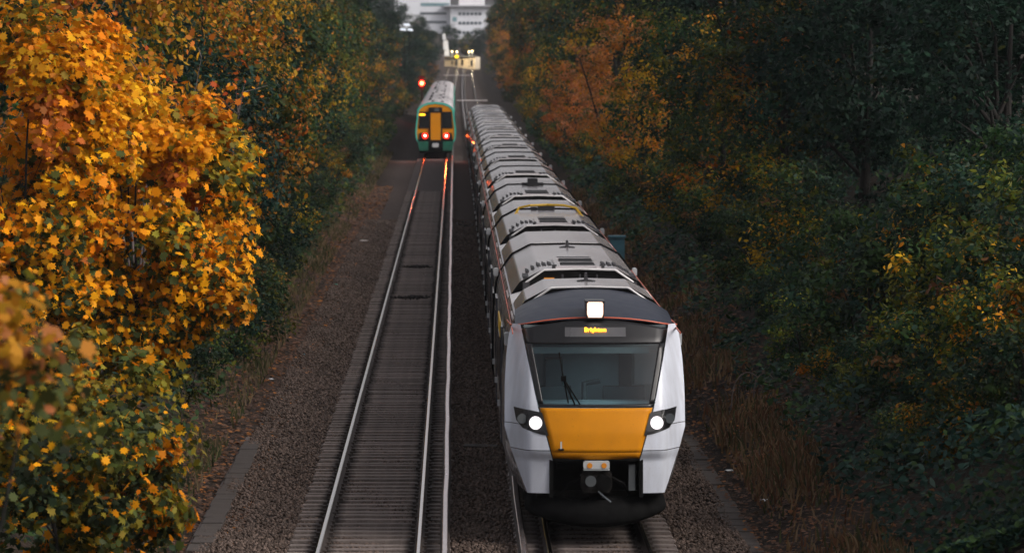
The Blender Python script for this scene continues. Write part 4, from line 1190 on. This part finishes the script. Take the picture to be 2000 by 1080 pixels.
# ---- near maples with single leaves as parts
def maple(name, X, d, rad, zc, n, ncl, cr, size, pal, wts, seed, label, nleaf=300, shell=.55, mixp=.35):
    z0 = float(ground_z(X, d))
    root = empty(name, (X, d, z0)); tag(root, label, 'tree')
    p, nr, ci, C, dd_ = crown_points(n, rad, zc, ncl, cr, seed, shell, bottom=-1.1)
    col = palette_cols(ci, ncl, pal, wts, seed + 3, mixp=mixp)
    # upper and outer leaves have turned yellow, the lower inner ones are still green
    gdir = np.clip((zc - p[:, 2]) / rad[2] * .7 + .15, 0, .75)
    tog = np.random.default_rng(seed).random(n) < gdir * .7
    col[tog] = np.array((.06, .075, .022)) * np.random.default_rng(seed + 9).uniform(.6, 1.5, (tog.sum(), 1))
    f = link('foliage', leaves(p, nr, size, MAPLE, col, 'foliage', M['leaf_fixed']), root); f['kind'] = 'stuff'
    link('trunk', trunk_mesh('trunk', zc * 2, .05, C, zc, seed, 6, multi=1), root)
    # single leaves on the side towards the camera
    r = np.random.default_rng(seed + 50)
    protos = []
    for k in range(5):
        c = np.array(pal[k % 3])[None] * (.85 + .1 * k)
        protos.append(leaves(np.zeros((1, 3)), np.array([(0., 0., 1.)]), np.array([1.0]), MAPLE, np.clip(c, 0, .9), 'leaf', M['leaf_fixed']))
    cc = C[np.argsort(C[:, 1] - .3 * np.abs(C[:, 2] - zc))][:max(14, len(C) // 2)]
    for i in range(nleaf):
        c = cc[r.integers(len(cc))]
        q = r.normal(size=3); q /= np.linalg.norm(q); q[1] = -abs(q[1])
        pp = c + q * cr * r.uniform(.9, 1.25)
        o = link('leaf', protos[r.integers(5)], root, tuple(pp))
        sc_ = size * r.uniform(.75, 1.2); o.scale = (sc_, sc_, sc_)
        o.rotation_euler = (r.uniform(-.2, 1.4), r.uniform(-1, 1), r.uniform(-3, 3))
    return root
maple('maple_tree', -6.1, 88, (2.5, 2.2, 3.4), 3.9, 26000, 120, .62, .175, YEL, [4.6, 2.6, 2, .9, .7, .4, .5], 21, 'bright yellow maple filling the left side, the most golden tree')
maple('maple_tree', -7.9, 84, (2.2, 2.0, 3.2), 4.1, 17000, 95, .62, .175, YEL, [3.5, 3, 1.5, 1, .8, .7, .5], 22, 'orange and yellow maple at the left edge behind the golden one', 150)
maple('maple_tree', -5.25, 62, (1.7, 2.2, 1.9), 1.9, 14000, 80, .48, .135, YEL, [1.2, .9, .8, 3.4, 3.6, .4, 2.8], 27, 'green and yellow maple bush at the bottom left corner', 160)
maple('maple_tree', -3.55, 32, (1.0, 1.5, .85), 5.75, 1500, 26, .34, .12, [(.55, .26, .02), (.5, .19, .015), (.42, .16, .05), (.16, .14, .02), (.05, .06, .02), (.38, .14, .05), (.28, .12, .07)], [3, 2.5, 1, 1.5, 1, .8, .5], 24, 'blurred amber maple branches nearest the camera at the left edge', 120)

# ---- twiggy bare saplings above the yellow maple
def sapling(X, d, h, label, seed, redl=True):
    r = random.Random(seed)
    z0 = float(ground_z(X, d))
    root = empty('bare_sapling', (X, d, z0)); tag(root, label, 'tree')
    mb = MB(); tips = []
    for k in range(9):
        a = r.uniform(0, 6.28); sp = r.uniform(.2, 1.4)
        pts = [(sp * math.cos(a) * t ** 1.3 + r.uniform(-.05, .05), sp * math.sin(a) * t ** 1.3, h * t * r.uniform(.85, 1.0)) for t in [i / 6 for i in range(7)]]
        mb.tube(pts, [.035 * (1 - .8 * i / 6) for i in range(7)], 5, cap=False)
        for j in range(5):
            t = pts[r.randrange(3, 7)]
            e = (t[0] + r.uniform(-.6, .6), t[1] + r.uniform(-.6, .6), t[2] + r.uniform(.1, .8))
            mb.tube([t, e], [.012, .005], 4, cap=False); tips.append(e)
    mb.build('stem', M['twig'], root, True)
    n = 260
    T = np.array(tips)[rng.integers(len(tips), size=n)] + rng.normal(size=(n, 3)) * .22
    col = np.array([(.6, .17, .02), (.5, .09, .02), (.65, .28, .02)])[rng.integers(3, size=n)]
    f = link('foliage', leaves(T, rng.normal(size=(n, 3)) + np.array([0, -.3, .4]), .17, MAPLE, col, 'foliage', M['leaf_fixed']), root); f['kind'] = 'stuff'
sapling(-8.0, 96, 6.6, 'bare stemmed sapling with orange leaves at the top left corner', 1)
sapling(-6.6, 99, 6.5, 'grey branching sapling with few orange leaves above the yellow maple', 2)
sapling(-5.9, 112, 6.2, 'thin leafless sapling rising behind the right edge of the yellow maple', 3)

# ---- undergrowth, grass, fallen leaves (uncountable)
def scatter_leaves(name, n, xr, dr, size, pal, wts, lift, label, cat, shape=DIAM, bias=1.5, flat=.5):
    d = dr[0] + (dr[1] - dr[0]) * rng.random(n) ** bias
    X = rng.uniform(xr[0], xr[1], n)
    hump_ = .5 + .5 * np.sin(X * 1.9 + d * .35) * np.sin(d * .21 + X * .6)
    z = ground_z(X, d) + lift * hump_ * rng.random(n) ** .6 + .07
    pal = np.array(pal); wts = np.array(wts, float); wts /= wts.sum()
    fld = (np.sin(X * .9 + d * .17) + np.sin(d * .09 - X * 1.3) + rng.normal(size=n) * .7)
    order = np.clip(((fld + 2.6) / 5.2), 0, .999)
    cum = np.cumsum(wts); idx = np.searchsorted(cum, order * .6 + rng.random(n) * .4).clip(0, len(pal) - 1)
    col = pal[idx] * rng.uniform(.6, 1.4, (n, 1))
    nr = np.stack([rng.normal(size=n) * .6 - .3 * np.sign(X), rng.normal(size=n) * .6 - .25, np.full(n, 1.0) * flat + rng.random(n)], 1)
    sz = size * (1 + (d - dr[0]) / 250)
    o = link(name, leaves(np.stack([X + lat(d), d, z], 1), nr, sz, shape, np.clip(col, .004, .9), name, M['leaf_fixed']))
    tag(o, label, cat, None, 'stuff')
scatter_leaves('undergrowth', 80000, (5.9, 14.0), (58, 400), .13, [DG, (.016, .042, .032), MG, (.035, .075, .05), OL, BR, AM], [3, 3, 2.4, 1.5, 1.0, .6, .3], 1.1, 'dark ivy and bramble undergrowth covering the right bank', 'undergrowth', OVAL, 2.5)
scatter_leaves('undergrowth', 45000, (-15.0, -5.0), (58, 420), .15, [DG, MG, OL, BR, AM], [3, 2, 1.2, .8, .5], .7, 'green undergrowth covering the left bank below the trees', 'undergrowth', OVAL, 1.7)
scatter_leaves('fallen_leaves', 19000, (-5.4, -3.4), (62, 260), .10, [(.17, .085, .05), (.13, .075, .05), (.30, .12, .035), (.09, .055, .04), (.20, .14, .10)], [3, 3, .9, 3, 1.4], .02, 'brown and orange fallen leaves along the left verge', 'fallen leaves', MAPLE, 1.3, 2.5)
scatter_leaves('fallen_leaves', 9000, (4.6, 6.8), (62, 200), .09, [(.18, .075, .03), (.12, .06, .035), (.30, .12, .03), (.08, .045, .025)], [3, 3, .8, 2], .02, 'rust brown fallen leaves along the right verge', 'fallen leaves', MAPLE, 1.3, 2.5)

def grass(name, n, fx, dr, h, pal, label, bias=1.4):
    d = dr[0] + (dr[1] - dr[0]) * rng.random(n) ** bias
    X = fx(d, rng.random(n))
    keep = (np.sin(X * 2.3 + d * .5) + np.sin(d * .23 + 1) + rng.normal(size=n) * .8) > -.4
    X, d = X[keep], d[keep]; n = len(X)
    z = ground_z(X, d) + .02
    hh = h * rng.uniform(.3, 1.1, n) * (.45 + .75 * (np.sin(X * 2.9 + d * .41) * np.sin(d * .37 - X) + 1) * .6); wd = .012 + .00006 * d
    a = rng.uniform(0, 6.28, n); le = hh * rng.uniform(.1, .7, n)
    dx, dy = np.cos(a), np.sin(a)
    b0 = np.stack([X - wd, d, z], 1); b1 = np.stack([X + wd, d, z], 1)
    m0 = np.stack([X - wd * .7 + dx * le * .35, d + dy * le * .35, z + hh * .6], 1); m1 = m0 + np.stack([wd * 1.4, 0 * wd, 0 * wd], 1)
    tp = np.stack([X + dx * le, d + dy * le, z + hh], 1)
    Vv = np.stack([b0, b1, m1, tp, m0], 1).reshape(-1, 3)
    pal = np.array(pal); col = pal[rng.integers(len(pal), size=n)] * rng.uniform(.6, 1.3, (n, 1))
    o = link(name, np_mesh(name, Vv, np.arange(n * 5).reshape(n, 5), M['leaf_fixed'], col))
    tag(o, label, 'grass', None, 'stuff')
DRY = [(.20, .13, .065), (.15, .09, .045), (.25, .17, .10), (.07, .075, .03), (.16, .075, .04)]
grass('dry_grass', 15000, lambda d, u: 5.0 + u * (1.05 + .006 * (d - 60)), (60, 230), .30, DRY, 'dry rusty brown grass on the right verge')
grass('verge_grass', 9000, lambda d, u: -4.4 - u * 1.1, (64, 340), .3, [(.12, .11, .05), (.19, .14, .075), (.06, .075, .03), (.22, .16, .1)], 'pale dry grass tufts along the left verge')

# arched bramble stems on the right verge
for (x, y, s, lab) in ((1462, 830, 1.0, 'large arching dead bramble stem in the dry grass on the right'), (1496, 842, .7, 'smaller arching dead stem beside the large bramble arch')):
    d = 92; X, _, z = at(x, y, d); z = float(ground_z(X, d))
    pts = [(-.32 * s * math.cos(t * 3.14), .1 * t, .7 * s * math.sin(t * 3.14) ** .8 if 0 < t < 1 else 0) for t in [i / 12 for i in range(13)]]
    o = MB().tube(pts, .014, 5).build('bramble_stem', M['twig'], loc=(X, d, z)); tag(o, lab, 'stem')

# ---- labels of the planted trees and shrubs: ordinal along the line, by kind and side
ORD = ['nearest', 'second', 'third', 'fourth', 'fifth', 'sixth', 'seventh', 'eighth', 'ninth', 'tenth', 'eleventh', 'twelfth', 'thirteenth', 'fourteenth', 'fifteenth', 'sixteenth', 'seventeenth', 'eighteenth', 'nineteenth', 'twentieth']
groups = {}
for t in PLACED:
    side = 'left' if t[2] < 0 else 'right'
    if t[3] > 1050: side = 'station'
    groups.setdefault((t[1], side), []).append(t)
for (k, side), L_ in groups.items():
    L_.sort(key=lambda t: t[3])
    for i, (root, kind, X, d, cat, ds_, lab) in enumerate(L_):
        where = {'left': 'on the left bank', 'right': 'on the right bank', 'station': 'behind the far station'}[side]
        od = ORD[i] if i < len(ORD) else str(i + 1) + 'th'
        lab = lab or (ds_ + ' ' + where + ', ' + (od + ' to the camera' if i == 0 else od + ' from the camera'))
        tag(root, lab, cat, ds_ + 's ' + where)

# ---- evening haze
hz = MB().box(-1000, 1000, -70, 2400, -6, 70).build('haze', bpy.data.materials.new('haze_air')); tag(hz, 'thin evening haze over the cutting', 'haze', None, 'stuff')
hm = hz.data.materials[0]; hm.use_nodes = True; hm.node_tree.nodes.clear()
ho = N(hm.node_tree, 'ShaderNodeOutputMaterial'); hv = N(hm.node_tree, 'ShaderNodeVolumePrincipled')
hv.inputs['Color'].default_value = (.86, .9, .95, 1); hv.inputs['Density'].default_value = .00007
hm.node_tree.links.new(hv.outputs[0], ho.inputs['Volume'])
